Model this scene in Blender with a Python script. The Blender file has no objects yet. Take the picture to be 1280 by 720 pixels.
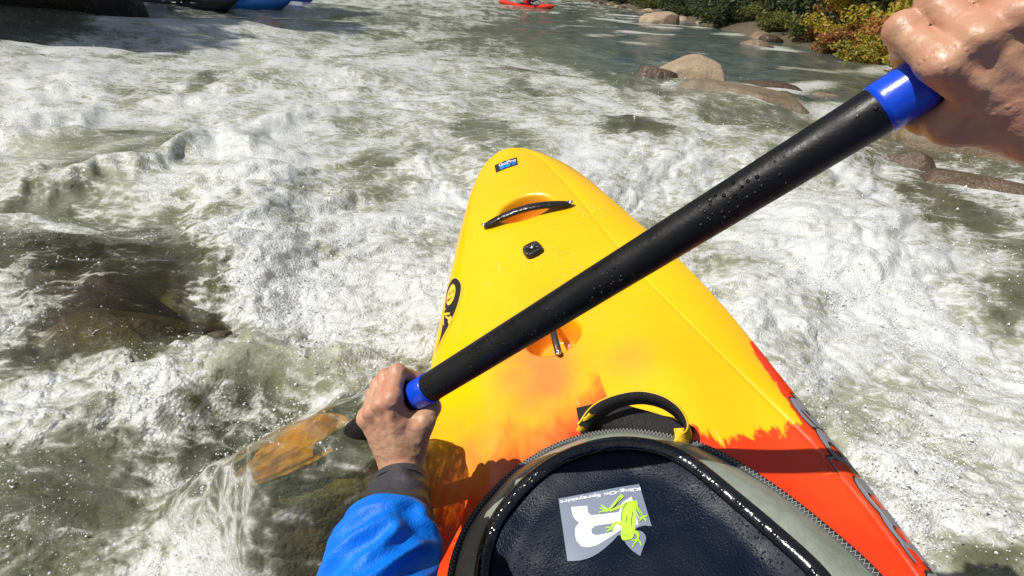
import bpy, bmesh, math, random
import numpy as np
from mathutils import Vector, Matrix
from mathutils.bvhtree import BVHTree
random.seed(4)
R = math.radians
SC = bpy.context.scene
COL = SC.collection
# ------------------------------------------------------------------ camera
F = 640.; PIT = R(30.4); ROLL = R(5.5)
C = np.array([0, 0, .9])
_f = np.array([0, math.cos(PIT), -math.sin(PIT)]); _r = np.array([1., 0, 0]); _u = np.cross(_r, _f)
CR = _r*math.cos(ROLL)+_u*math.sin(ROLL); CU = -_r*math.sin(ROLL)+_u*math.cos(ROLL); CF = _f
cam = bpy.data.cameras.new('camera'); camo = bpy.data.objects.new('camera', cam); COL.objects.link(camo)
cam.sensor_width = 36; cam.lens = 18; cam.clip_start = .02; cam.clip_end = 2000
M = Matrix.Identity(4)
for i in range(3):
    M[i][0] = CR[i]; M[i][1] = CU[i]; M[i][2] = -CF[i]; M[i][3] = C[i]
camo.matrix_world = M; SC.camera = camo
# ------------------------------------------------------------------ light
SUN_EL, SUN_AZ = 52, -106          # azimuth from straight ahead (+Y), negative = left
w = bpy.data.worlds.new('World'); SC.world = w; w.use_nodes = True
sky = w.node_tree.nodes.new('ShaderNodeTexSky'); sky.sky_type = 'NISHITA'; sky.sun_disc = False
sky.sun_elevation = R(SUN_EL); sky.sun_rotation = R(SUN_AZ)
bg = w.node_tree.nodes['Background']; bg.inputs[1].default_value = .075; sky.ozone_density = .3; sky.dust_density = .8
hs = w.node_tree.nodes.new('ShaderNodeHueSaturation'); hs.inputs['Saturation'].default_value = .7; w.node_tree.links.new(sky.outputs[0], hs.inputs['Color']); w.node_tree.links.new(hs.outputs[0], bg.inputs[0])
sl = bpy.data.lights.new('sun', 'SUN'); sl.energy = 4.6; sl.angle = R(.5); sl.color = (1, .955, .88)
so = bpy.data.objects.new('sun', sl); COL.objects.link(so)
sd = Vector((math.sin(R(SUN_AZ))*math.cos(R(SUN_EL)), math.cos(R(SUN_AZ))*math.cos(R(SUN_EL)), math.sin(R(SUN_EL))))
so.rotation_euler = sd.to_track_quat('Z', 'Y').to_euler(); so.location = sd*30
vs = SC.view_settings; vs.view_transform = 'Standard'; vs.look = 'None'; vs.exposure = 0.2; vs.gamma = 1
SC.render.engine = 'CYCLES'
SC.cycles.transparent_max_bounces = 12

def proj(p):
    d = np.asarray(p)-C; z = d@CF; z = np.where(np.abs(z) < 1e-6, 1e-6, z)
    return 640+F*(d@CR)/z, 360-F*(d@CU)/z, z
def ray(x, y): return CF+CR*((x-640)/F)+CU*((360-y)/F)
def unp(x, y, z=.12):
    d = ray(x, y); return C+d*((z-C[2])/d[2])
def camp(x, y, dep): return C+ray(x, y)*dep

# ------------------------------------------------------------------ noise (world-space value/gradient noise)
def _h(ix, iy, iz, seed):
    n = (ix*374761393+iy*668265263+iz*2147483647+seed*1274126177) & 0xffffffff
    n = ((n ^ (n >> 13))*1274126177) & 0xffffffff
    n = n ^ (n >> 16)
    return n
def gnoise(x, y, seed=0):
    xi = np.floor(x).astype(np.int64); yi = np.floor(y).astype(np.int64); fx = x-xi; fy = y-yi
    u = fx*fx*fx*(fx*(fx*6-15)+10); v = fy*fy*fy*(fy*(fy*6-15)+10)
    def g(a, b):
        an = _h(xi+a, yi+b, 0, seed).astype(np.float64)*(2*math.pi/4294967296.)
        return np.cos(an)*(fx-a)+np.sin(an)*(fy-b)
    return ((g(0, 0)*(1-u)+g(1, 0)*u)*(1-v)+(g(0, 1)*(1-u)+g(1, 1)*u)*v)*1.5
def vnoise3(x, y, z, seed=0):
    xi = np.floor(x).astype(np.int64); yi = np.floor(y).astype(np.int64); zi = np.floor(z).astype(np.int64)
    fx = x-xi; fy = y-yi; fz = z-zi
    fx = fx*fx*(3-2*fx); fy = fy*fy*(3-2*fy); fz = fz*fz*(3-2*fz)
    def g(a, b, c): return _h(xi+a, yi+b, (zi+c)*7919, seed).astype(np.float64)/4294967296.
    def l(a, b, t): return a+(b-a)*t
    return l(l(l(g(0,0,0), g(1,0,0), fx), l(g(0,1,0), g(1,1,0), fx), fy), l(l(g(0,0,1), g(1,0,1), fx), l(g(0,1,1), g(1,1,1), fx), fy), fz)*2-1
def sst(a, b, x):
    t = np.clip((x-a)/(b-a), 0, 1); return t*t*(3-2*t)

# ------------------------------------------------------------------ mesh + object helpers
def mk(name, V, Fc, mat=None, parent=None, smooth=True, attrs=None):
    me = bpy.data.meshes.new(name)
    V = np.asarray(V, np.float32)
    if isinstance(Fc, np.ndarray):
        k = Fc.shape[1]; n = len(Fc)
        me.vertices.add(len(V)); me.vertices.foreach_set('co', V.ravel())
        me.loops.add(n*k); me.loops.foreach_set('vertex_index', Fc.astype(np.int32).ravel())
        me.polygons.add(n); me.polygons.foreach_set('loop_start', np.arange(0, n*k, k, dtype=np.int32))
        me.polygons.foreach_set('loop_total', np.full(n, k, np.int32))
        me.update(calc_edges=True); me.validate()
    else:
        me.from_pydata([tuple(v) for v in V.tolist()], [], Fc)
    if smooth: me.polygons.foreach_set('use_smooth', [True]*len(me.polygons))
    if attrs:
        for an, av in attrs.items():
            at = me.attributes.new(an, 'FLOAT', 'POINT'); at.data.foreach_set('value', np.asarray(av, np.float32))
    if mat: me.materials.append(mat)
    o = bpy.data.objects.new(name, me); COL.objects.link(o)
    if parent: o.parent = parent
    return o
def tag(o, label=None, cat=None, group=None, kind=None):
    if label: o['label'] = label
    if cat: o['category'] = cat
    if group: o['group'] = group
    if kind: o['kind'] = kind
    return o
def empty(name, mat=None, loc=None, rz=0):
    o = bpy.data.objects.new(name, None); COL.objects.link(o); o.empty_display_size = .1
    if mat is not None: o.matrix_world = mat
    if loc is not None: o.location = loc; o.rotation_euler = (0, 0, rz)
    return o
def grid_faces(nr, nc, wrap=False):
    a = np.arange(nr*nc).reshape(nr, nc)
    if wrap: a = np.concatenate([a, a[:, :1]], 1)
    return np.stack([a[:-1, :-1], a[:-1, 1:], a[1:, 1:], a[1:, :-1]], -1).reshape(-1, 4)
def cat(parts):
    V = []; Fs = []; n = 0
    for v, f in parts:
        v = np.asarray(v, float); V.append(v); Fs += [[i+n for i in q] for q in (f.tolist() if isinstance(f, np.ndarray) else f)]; n += len(v)
    return np.concatenate(V), Fs
def cr(pts, n=10, closed=False):
    p = np.array(pts, float)
    if closed: p = np.vstack([p[-1], p, p[0], p[1]])
    else: p = np.vstack([2*p[0]-p[1], p, 2*p[-1]-p[-2]])
    o = []
    for i in range(1, len(p)-2):
        for k in range(n):
            u = k/n; a, b, c, d = p[i-1:i+3]
            o.append(.5*((2*b)+(c-a)*u+(2*a-5*b+4*c-d)*u*u+(-a+3*b-3*c+d)*u**3))
    if not closed: o.append(p[-2])
    return np.array(o)
def resample(p, n):
    d = np.r_[0, np.cumsum(np.linalg.norm(np.diff(p, axis=0), axis=1))]
    t = np.linspace(0, d[-1], n); return np.stack([np.interp(t, d, p[:, k]) for k in range(p.shape[1])], -1)
def tube(path, rad, seg=16, flat=1., caps=True, up=(0, 0, 1)):
    path = np.asarray(path, float); n = len(path); rad = np.broadcast_to(np.asarray(rad, float), (n,))
    T = np.gradient(path, axis=0); T /= np.linalg.norm(T, axis=1)[:, None]
    up = np.array(up, float); A = np.cross(T, up); A /= np.linalg.norm(A, axis=1)[:, None]+1e-9; B = np.cross(A, T)
    th = np.arange(seg)/seg*2*math.pi
    V = path[:, None]+rad[:, None, None]*(A[:, None]*np.cos(th)[None, :, None]+flat*B[:, None]*np.sin(th)[None, :, None])
    V = V.reshape(-1, 3); Fc = grid_faces(n, seg, True)[:, ::-1].tolist()
    if caps:
        Fc.append(list(range(seg))[::1]); Fc.append([(n-1)*seg+i for i in range(seg)][::-1])
    return V, Fc
def box(c, s, M3=None):
    V = np.array([[x, y, z] for x in (-.5, .5) for y in (-.5, .5) for z in (-.5, .5)])*np.array(s)
    if M3 is not None: V = V@np.asarray(M3).T
    return V+np.array(c), [[0, 1, 3, 2], [4, 6, 7, 5], [0, 4, 5, 1], [2, 3, 7, 6], [0, 2, 6, 4], [1, 5, 7, 3]]
def ico(sub=1):
    bm = bmesh.new(); bmesh.ops.create_icosphere(bm, subdivisions=sub, radius=1)
    V = np.array([v.co[:] for v in bm.verts]); Fa = np.array([[v.index for v in f.verts] for f in bm.faces]); bm.free(); return V, Fa

# surface nets: smooth blended bodies from a distance function
def nets(f, lo, hi, h):
    lo = np.array(lo); n = np.ceil((np.array(hi)-lo)/h).astype(int)+1
    ax = [lo[k]+np.arange(n[k])*h for k in range(3)]
    X, Y, Z = np.meshgrid(*ax, indexing='ij')
    D = f(X, Y, Z); S = D < 0
    acc = np.zeros(tuple(n-1)+(3,)); cnt = np.zeros(tuple(n-1))
    sl3 = lambda k, o: slice(o, n[k]-1+o)
    for axis in range(3):
        for a in (0, 1):
            for b in (0, 1):
                o = [0, 0, 0]; oth = [k for k in range(3) if k != axis]; o[oth[0]] = a; o[oth[1]] = b
                s0 = tuple(sl3(k, o[k]) for k in range(3)); o2 = list(o); o2[axis] = 1
                s1 = tuple(sl3(k, o2[k]) for k in range(3))
                d0 = D[s0]; d1 = D[s1]; m = (d0 < 0) != (d1 < 0)
                t = np.where(m, d0/np.where(m, d0-d1, 1), 0)
                p = np.zeros(acc.shape); p[..., oth[0]] = a; p[..., oth[1]] = b; p[..., axis] = t
                acc += p*m[..., None]; cnt += m
    act = cnt > 0; idx = -np.ones(cnt.shape, np.int64); idx[act] = np.arange(act.sum())
    ijk = np.argwhere(act); V = lo+(ijk+acc[act]/cnt[act][:, None])*h
    Fs = []
    for axis in range(3):
        o1, o2 = [(1, 2), (2, 0), (0, 1)][axis]
        s0 = [slice(1, n[k]-1) for k in range(3)]; s0[axis] = slice(0, n[axis]-1); s1 = list(s0); s1[axis] = slice(1, n[axis])
        A = S[tuple(s0)]; B = S[tuple(s1)]
        for flip in (0, 1):
            m = (A & ~B) if not flip else (~A & B)
            q = np.argwhere(m); q = q+np.array([s.start for s in s0])
            def c(d1, d2):
                r = q.copy(); r[:, o1] -= d1; r[:, o2] -= d2; return idx[r[:, 0], r[:, 1], r[:, 2]]
            qq = [c(1, 1), c(0, 1), c(0, 0), c(1, 0)]
            if flip: qq = qq[::-1]
            Fs.append(np.stack(qq, -1))
    return V, np.concatenate(Fs)
def rcone(X, Y, Z, a, b, ra, rb):
    a = np.asarray(a, float); b = np.asarray(b, float); d = b-a; L2 = d@d+1e-12
    t = np.clip(((X-a[0])*d[0]+(Y-a[1])*d[1]+(Z-a[2])*d[2])/L2, 0, 1)
    return np.sqrt((X-a[0]-t*d[0])**2+(Y-a[1]-t*d[1])**2+(Z-a[2]-t*d[2])**2)-(ra+(rb-ra)*t)
def smin(a, b, k):
    h = np.clip(.5+.5*(b-a)/k, 0, 1); return b+(a-b)*h-k*h*(1-h)

# ------------------------------------------------------------------ material helper
class NT:
    def __init__(s, name):
        s.m = bpy.data.materials.new(name); s.m.use_nodes = True; s.t = s.m.node_tree; s.n = s.t.nodes; s.n.clear()
        s.out = s.n.new('ShaderNodeOutputMaterial')
    def add(s, ty, **kw):
        o = s.n.new('ShaderNode'+ty)
        for k, v in kw.items():
            if k.startswith('i_'):
                o.inputs[k[2:].replace('_', ' ')].default_value = v
            else: setattr(o, k, v)
        return o
    def link(s, a, b): s.t.links.new(a, b)
    def set(s, sock, v):
        if hasattr(v, 'is_output') or hasattr(v, 'links'): s.link(v, sock)
        else: sock.default_value = v
    def math(s, op, a, b=0., c=0., clamp=False):
        o = s.n.new('ShaderNodeMath'); o.operation = op; o.use_clamp = clamp
        s.set(o.inputs[0], a); s.set(o.inputs[1], b); s.set(o.inputs[2], c); return o.outputs[0]
    def map(s, v, a, b, c=0., d=1., smooth=True):
        o = s.n.new('ShaderNodeMapRange'); o.interpolation_type = 'SMOOTHSTEP' if smooth else 'LINEAR'
        s.set(o.inputs[0], v)
        for i, x in enumerate((a, b, c, d)): s.set(o.inputs[i+1], x)
        return o.outputs[0]
    def noise(s, scale, det=4, rough=.55, dist=0., vec=None, out=0):
        o = s.n.new('ShaderNodeTexNoise'); o.inputs['Scale'].default_value = scale; o.inputs['Detail'].default_value = det
        o.inputs['Roughness'].default_value = rough; o.inputs['Distortion'].default_value = dist
        s.link(vec if vec else s.obj(), o.inputs['Vector']); return o.outputs[out]
    def voro(s, scale, vec=None, feat='F1', out=0):
        o = s.n.new('ShaderNodeTexVoronoi'); o.feature = feat; o.inputs['Scale'].default_value = scale
        s.link(vec if vec else s.obj(), o.inputs['Vector']); return o.outputs[out]
    def obj(s):
        if not hasattr(s, '_tc'): s._tc = s.n.new('ShaderNodeTexCoord')
        return s._tc.outputs['Object']
    def mapping(s, scale=(1, 1, 1), rot=(0, 0, 0), vec=None):
        o = s.n.new('ShaderNodeMapping'); o.inputs['Scale'].default_value = scale; o.inputs['Rotation'].default_value = rot
        s.link(vec if vec else s.obj(), o.inputs[0]); return o.outputs[0]
    def mix(s, f, a, b):
        o = s.n.new('ShaderNodeMix'); o.data_type = 'RGBA'; s.set(o.inputs[0], f)
        for i, x in ((6, a), (7, b)):
            if isinstance(x, tuple): x = tuple(x)+(1,)*(4-len(x))
            s.set(o.inputs[i], x)
        return o.outputs[2]
    def attr(s, n):
        o = s.n.new('ShaderNodeAttribute'); o.attribute_name = n; return o.outputs['Fac']
    def bump(s, h, dist=.01, st=1., nrm=None):
        o = s.n.new('ShaderNodeBump'); o.inputs['Distance'].default_value = dist; s.set(o.inputs['Strength'], st); s.link(h, o.inputs['Height'])
        if nrm: s.link(nrm, o.inputs['Normal'])
        return o.outputs[0]
    def bsdf(s, col, rough=.5, nrm=None, **kw):
        o = s.n.new('ShaderNodeBsdfPrincipled')
        if isinstance(col, tuple): col = tuple(col)+(1,)*(4-len(col))
        s.set(o.inputs['Base Color'], col); s.set(o.inputs['Roughness'], rough)
        if nrm: s.link(nrm, o.inputs['Normal'])
        for k, v in kw.items(): s.set(o.inputs[k.replace('_', ' ')], v)
        return o.outputs[0]
    def mixs(s, f, a, b):
        o = s.n.new('ShaderNodeMixShader'); s.set(o.inputs[0], f); s.link(a, o.inputs[1]); s.link(b, o.inputs[2]); return o.outputs[0]
    def done(s, sh): s.link(sh, s.out.inputs[0]); return s.m
def simple(name, col, rough=.5, bscale=0, bdist=.001, var=.0, **kw):
    t = NT(name); nrm = None; c = col
    if bscale: nrm = t.bump(t.noise(bscale, 5), bdist)
    if var: c = t.mix(t.map(t.noise(bscale*.3 or 5, 4), .35, .65), col, tuple(x*(1-var) for x in col))
    return t.done(t.bsdf(c, rough, nrm, **kw))

# ================================================================== KAYAK FRAME
LS = .9
KY, KR, KP = .1908, -.3962, .1312
KT = C+LS*(np.array([-.0324, 1.575, .3909])-C)
def rotm():
    cr_, sr = math.cos(KR), math.sin(KR); A = np.array([[cr_, 0, sr], [0, 1, 0], [-sr, 0, cr_]])
    cp, sp = math.cos(KP), math.sin(KP); B = np.array([[1, 0, 0], [0, cp, -sp], [0, sp, cp]])
    cy, sy = math.cos(KY), math.sin(KY); D = np.array([[cy, -sy, 0], [sy, cy, 0], [0, 0, 1]])
    return D@B@A
KM = rotm()
def kworld(l): return (np.atleast_2d(l)*LS)@KM.T+KT
def klocal(wd): return ((np.atleast_2d(wd)-KT)@KM)/LS
def kpx(x, y, z):            # point of the kayak's own frame where a sight line meets its plane of height z
    o = klocal(C)[0]; d = (ray(x, y)@KM)/LS; return o+d*((z-o[2])/d[2])
KMAT = Matrix.Identity(4)
for i in range(3):
    for j in range(3): KMAT[i][j] = KM[i][j]
    KMAT[i][3] = KT[i]
def kmk(name, V, Fc, mat, parent, **kw):    # V in unscaled local frame
    return mk(name, np.asarray(V)*LS, Fc, mat, parent, **kw)
SK = [0, .003, .01, .02, .03, .045, .06, .08, .1, .13, .16, .2, .25, .3, .4, .5, .6, .7, .8, .9, 1.0, 1.1, 1.2, 1.4, 1.7, 2.0, 2.35, 2.6, 2.7]
WL = [0, .016, .03, .055, .07, .085, .095, .107, .117, .13, .141, .153, .169, .183, .208, .232, .255, .276, .289, .295, .298, .30, .305, .31, .31, .28, .2, .09, .0]
WR = [0, .018, .036, .056, .07, .086, .1, .117, .13, .147, .162, .178, .195, .209, .236, .261, .285, .303, .316, .324, .33, .335, .34, .345, .335, .29, .2, .09, .0]
WC = [0, .01, .02, .035, .046, .057, .066, .077, .087, .098, .105, .114, .126, .137, .155, .171, .187, .205, .228, .251, .275, .298, .31, .315, .3, .26, .17, .07, .0]
def kl(s): return np.interp(s, SK, WL)
def krr(s): return np.interp(s, SK, WR)
def kc(s): return np.interp(s, SK, WC)
DH = .0235
def he(s): return .07*np.maximum(0, 1-s)**2+.03*np.maximum(0, (s-1.9))**2
REC = [(kpx(656, 262, .06), .050, .075), (kpx(690, 418, .04), .050, .06)]   # hollows: centre, half length, half width
def deckz(x, s):
    """height of the deck above the frame plane at lateral x, distance s behind the bow tip"""
    wl, wr, wc = kl(s), krr(s), kc(s)
    side = x >= 0; w_ = np.where(side, wr, wl)+1e-6; c_ = np.where(side, wc, np.minimum(wc, wl*.86))
    fade = np.minimum(1, s/.12)
    a = np.abs(x)
    inner = DH+.012*(1-np.clip(a/(c_+1e-6), 0, 1)**2)
    t = np.clip((a-c_)/(w_-c_+1e-6), 0, 1)
    outer = DH*(1-t**2.2)
    z = np.where(a < c_, inner, outer)
    z = z-.0022*np.exp(-((a-c_)/.0028)**2)*(side*1.)
    # general roundness at the bow
    z = np.where(s < .12, DH*(1-(a/w_)**2.5)*fade**.5+z*0, z) if False else z*np.clip(s/.03, 0, 1)**.5
    for (c, rs, rx) in REC:
        d = np.sqrt(((x-c[0])/rx)**2+((-s-c[1])/rs)**2)
        z = z-.060*(1-sst(.62, 1.0, d))-.003*(1-sst(.95, 1.12, d))
    # knee bulges
    z = z+.022*np.exp(-(((a-.16)/.07)**2+((s-1.02)/.22)**2))
    return z+he(s)

# ================================================================== WATER
def onshaft0(d):
    a = camp(525, 492, .58); b = camp(1130, 118, .335); return a+(b-a)/np.linalg.norm(b-a)*d
def build_water():
    NA, NR = 1500, 760
    th = np.linspace(R(-105), R(105), NA)
    dep = np.r_[np.linspace(R(80), R(3.2), 620), np.exp(np.linspace(math.log(R(3.2)), math.log(R(.12)), NR-620+1))[1:]]
    rr = .8/np.tan(dep)
    TH, RR = np.meshgrid(th, rr)
    x = (RR*np.sin(TH)).ravel(); y = (RR*np.cos(TH)).ravel(); r = RR.ravel()
    drow = np.gradient(rr); cell = np.maximum(np.repeat(drow, NA), r*(th[1]-th[0]))
    px, py, pz = proj(np.stack([x, y, np.full_like(x, .12)], -1)); ok = pz > .05
    px = np.where(ok, px, 9999); py = np.where(ok, py, 9999)
    # outside the frame: continue with the value of the nearest seen water
    cx = np.clip(px, -60, 1340); cy = np.clip(py, -20, 740)
    wx = x+.25*gnoise(x*1.1, y*1.1, 11)*np.minimum(1, r/2); wy = y+.25*gnoise(x*1.1, y*1.1, 12)*np.minimum(1, r/2)
    jx = 26*gnoise(cx/70, cy/40, 5)+10*gnoise(cx/22, cy/14, 6); jy = 14*gnoise(cx/70, cy/40, 7)+6*gnoise(cx/22, cy/14, 8)
    def blob(bx, by, rx, ry, ang=0, p=2.):
        a = R(ang); dx = cx+jx-bx; dy = cy+jy-by
        u = (dx*math.cos(a)+dy*math.sin(a))/rx; v = (-dx*math.sin(a)+dy*math.cos(a))/ry
        return np.exp(-(u*u+v*v)**(p/2))
    foam = np.full_like(x, .73)
    for b, v in [
        ((110, 172, 120, 24, -8, 3), -.36), ((60, 228, 90, 12, -6, 3), -.46), ((190, 118, 60, 10, -12), -.12), ((300, 84, 50, 9, -16), -.38),
        ((120, 335, 140, 60, 8, 3), -.30), ((150, 400, 110, 48, -10, 3), -.42), ((60, 300, 80, 26, 0), -.2), ((220, 330, 30, 60, 0), -.3), ((262, 412, 30, 14, 0, 3), -.6),
        ((340, 480, 130, 40, 4, 3), -.36), ((230, 440, 110, 18, -8), -.22), ((470, 500, 60, 40, 0), -.2),
        ((400, 650, 110, 90, 0, 3), -.62), ((290, 590, 70, 70, 20, 3), -.5), ((120, 640, 220, 90, 0, 3), -.24), ((40, 440, 90, 30, 0), -.3), ((60, 560, 90, 60, 0), -.14),
        ((400, 575, 110, 26, -10), -.1),
        ((600, 156, 50, 20, 0), -.36), ((660, 120, 60, 14, 8), -.2), ((545, 60, 60, 12, 0), -.12), ((650, 60, 90, 22, 6), -.22), ((420, 24, 260, 14, 2, 3), -.22), ((330, 12, 160, 8, 0, 3), -.22),
        ((490, 150, 30, 30, 0), -.1), ((640, 190, 60, 16, 0), -.12), ((510, 300, 50, 30, 0), -.14), ((400, 300, 40, 20, 0), -.16), ((470, 235, 70, 16, -8), -.12), ((330, 260, 30, 14, 0), -.06),
        ((760, 62, 140, 34, 12, 3), -.55), ((900, 60, 220, 50, 13, 4), -.72), ((1050, 110, 200, 50, 14, 4), -.72), ((760, 110, 70, 18, 14, 3), -.5), ((730, 170, 80, 12, 20), -.2), ((800, 180, 40, 16, 8, 3), -.45), ((1080, 130, 120, 50, 20, 3), -.3),
        ((950, 165, 130, 22, 14, 3), -.35), ((1190, 205, 120, 28, 18, 3), -.36), ((1215, 285, 90, 26, 30, 3), -.5), ((1140, 250, 60, 14, 28), -.22), ((1270, 370, 26, 34, 0, 3), -.4), ((1260, 420, 30, 20, 0), -.2),
        ((900, 210, 30, 12, -20), -.2), ((1240, 700, 50, 24, 0), -.4), ((1100, 470, 70, 30, 25), -.1), ((930, 330, 60, 24, 0), -.1), ((1010, 390, 50, 20, 30), -.12),
        ((310, 330, 70, 90, 0, 3), .16), ((290, 175, 110, 20, -14), .22), ((60, 120, 90, 30, -20), .2), ((1080, 300, 110, 60, 20), .22), ((930, 260, 60, 30, 0), .2), ((700, 84, 70, 8, 12), .35), ((760, 215, 90, 14, 14), .2), ((1130, 640, 60, 60, 0), .2), ((470, 380, 80, 50, 0), .12),
        ((190, 480, 120, 22, -10), .12), ((390, 310, 170, 120, 0, 3), .13), ((1090, 470, 200, 240, 0, 3), .12), ((250, 130, 320, 90, -5, 3), .06), ((380, 560, 50, 14, 0), .1), ((250, 30, 160, 8, -5), .2), ((1230, 235, 70, 8, 16), .3), ((1180, 330, 60, 14, 28), .25)]:
        foam = foam+v*blob(*b)
    # white streaks between the far rocks and along the right bank
    bankd = sst(640, 800, cx-(cy*1.0))
    streak = gnoise(wx*.35+wy*.10, (wy-.9*wx)*.9, 21)
    stk = np.clip(streak-.06, 0, 1)*(r > 4)
    # calm black water behind the dark ledge top-left
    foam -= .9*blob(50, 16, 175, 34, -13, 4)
    foam = foam+.26*gnoise(wx*1.6, wy*1.0, 3)+.20*gnoise(wx*3.9, wy*2.8, 4)+.14*gnoise(wx*9, wy*7, 9)
    foam = np.clip(foam, 0, 1)
    calm_ = np.clip(sst(.0, 1., blob(900, 60, 240, 60, 13, 4)+blob(1080, 110, 220, 60, 14, 4)), 0, 1)
    foam = np.clip(foam+1.3*stk*calm_+.10*calm_, 0, 1)
    fr = sst(.25, .75, foam)
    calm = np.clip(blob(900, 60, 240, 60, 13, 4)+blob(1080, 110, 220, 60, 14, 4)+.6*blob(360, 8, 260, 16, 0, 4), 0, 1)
    z = np.zeros_like(x)
    def oct_(lam, amp, seed, an=1.0, billow=False, m=1.):
        nonlocal z
        wgt = np.clip(lam/(2.2*cell)-.6, 0, 1)
        fx_ = .92*wx+.39*wy; fy_ = -.39*wx+.92*wy; n = gnoise(fx_/lam*an*.72, fy_/lam*1.1, seed)
        if billow: n = (np.abs(n)*2.2-.55)
        z = z+amp*n*wgt*m
    rough = .35+.65*fr; cm = 1-.6*calm
    near = sst(.6, 2.2, r)
    oct_(3.4, .17, 31, .6, m=cm*near); oct_(1.5, .11, 32, .75, m=cm*near); oct_(.75, .060, 33, .8, m=cm*(.4+.6*near))
    oct_(.42, .026, 34, .9, True, m=rough*cm); oct_(.22, .015, 35, 1, True, m=rough*cm); oct_(.12, .0085, 36, 1, True, m=rough*(1-.6*calm))
    oct_(.06, .0056, 37, 1, True, m=.15+.85*fr); oct_(.03, .0042, 38, 1, True, m=.1+.9*fr); oct_(.016, .0022, 39, 1, True, m=.1+.9*fr)
    oct_(.3, .012, 41, .8, m=1-fr*.5); oct_(.11, .007, 42, .8, m=1-fr*.5); oct_(.045, .0030, 43, .8, m=1-fr*.6); oct_(.02, .0011, 44, .8, m=1-fr*.6)
    # smooth, lifted features of this rapid
    z += .08*blob(330, 500, 190, 60, -6, 2.5)          # sheet sliding over the ledge beside the paddle
    z += .025*blob(180, 480, 150, 50, -10, 2.5)
    z += .06*blob(310, 300, 70, 110, 0, 3)             # the white pile left of the bow
    z += .05*blob(140, 380, 120, 70, 0, 2.5)
    z -= .05*blob(262, 420, 45, 18, 0)                 # the slot under the pile
    z -= .03*blob(470, 470, 80, 30, 0)
    z += .07*blob(290, 170, 130, 16, -14)+.05*blob(120, 205, 160, 9, -8)+.06*blob(60, 130, 90, 20, -18)
    z += .06*blob(1060, 300, 130, 40, 22)+.05*blob(960, 390, 60, 40, 50)
    z += .12
    # a sheet of water runs over the sunk blade
    B0, B1 = onshaft0(-.20), camp(330, 590, .93); bd = B1-B0; L2 = bd[0]**2+bd[1]**2
    tb = np.clip(((x-B0[0])*bd[0]+(y-B0[1])*bd[1])/L2, -.0, 1.25); dd_ = np.hypot(x-B0[0]-tb*bd[0], y-B0[1]-tb*bd[1]); wb = np.exp(-(dd_/.15)**3)
    foam = foam*(1-.8*wb)+.46*wb; bladew = wb
    # the hull pushes the water down and aside
    l = klocal(np.stack([x, y, np.full_like(x, .15)], -1)); s_ = -l[:, 1]
    inr = (s_ > -.05) & (s_ < 2.75); wL = kl(s_); wR = krr(s_)
    dd = np.where(l[:, 0] < 0, -l[:, 0]-wL, l[:, 0]-wR)
    dd = np.where(s_ < 0, np.hypot(l[:, 0], s_), dd)
    ef = np.stack([np.where(l[:, 0] < 0, -wL, wR), l[:, 1], he(s_)], -1); ez = kworld(ef)[:, 2]
    lim = ez-.055-np.clip(-dd, 0, .06)*2+np.clip(dd, 0, .4)*.55
    inside = (dd < .0) & (s_ > -.01) & (s_ < 2.72)
    band = (dd < .4) & (s_ > -.35) & (s_ < 2.75)
    z = np.where(band, np.minimum(z, lim), z)
    z = np.where(inside, np.minimum(z, lim-.02), z)
    wz = np.clip(wb*1.25, 0, 1)*sst(.0, .05, dd); z = z*(1-wz)+(B0[2]+tb*bd[2]+.070+.012*gnoise(x*9, y*9, 71)+.012*gnoise(x*22, y*22, 72))*wz
    edge = np.exp(-(np.clip(dd, 0, 1)/.03)**2)*(s_ > -.03)*(s_ < 2.7)
    # curling lips: push froth sideways a little
    hx = .012*fr*gnoise(x*9, y*9, 51)*np.minimum(1, 1)+.006*fr*gnoise(x*28, y*28, 52)
    hy = .012*fr*gnoise(x*9, y*9, 53)+.006*fr*gnoise(x*28, y*28, 54)
    damp = (dd > .03)*1.
    V = np.stack([x+hx*damp, y+hy*damp, z], -1)
    turb = .50+.30*fr+.15*calm
    for b, v in [((140, 370, 170, 100, 0, 3), -.62), ((400, 650, 130, 90, 0, 3), -.42), ((340, 480, 120, 36, 0, 3), .30), ((290, 590, 60, 50, 20, 3), .12), ((110, 172, 130, 30, -8, 3), .15), ((290, 84, 50, 9, -16), .25), ((100, 640, 220, 90, 0, 3), -.22), ((1190, 230, 130, 50, 18, 3), -.3), ((800, 182, 40, 16, 0), -.3), ((262, 415, 40, 20, 0), -.3)]:
        turb = turb+v*blob(*b)
    turb = turb*(1-bladew)+.30*bladew
    teal = np.clip(calm+.3*blob(760, 62, 150, 30, 12), 0, 1)
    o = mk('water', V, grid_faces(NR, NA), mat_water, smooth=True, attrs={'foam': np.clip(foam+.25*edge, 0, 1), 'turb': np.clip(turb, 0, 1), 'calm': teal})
    tag(o, kind='structure')
    return V, foam, r, dd, px, py

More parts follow.
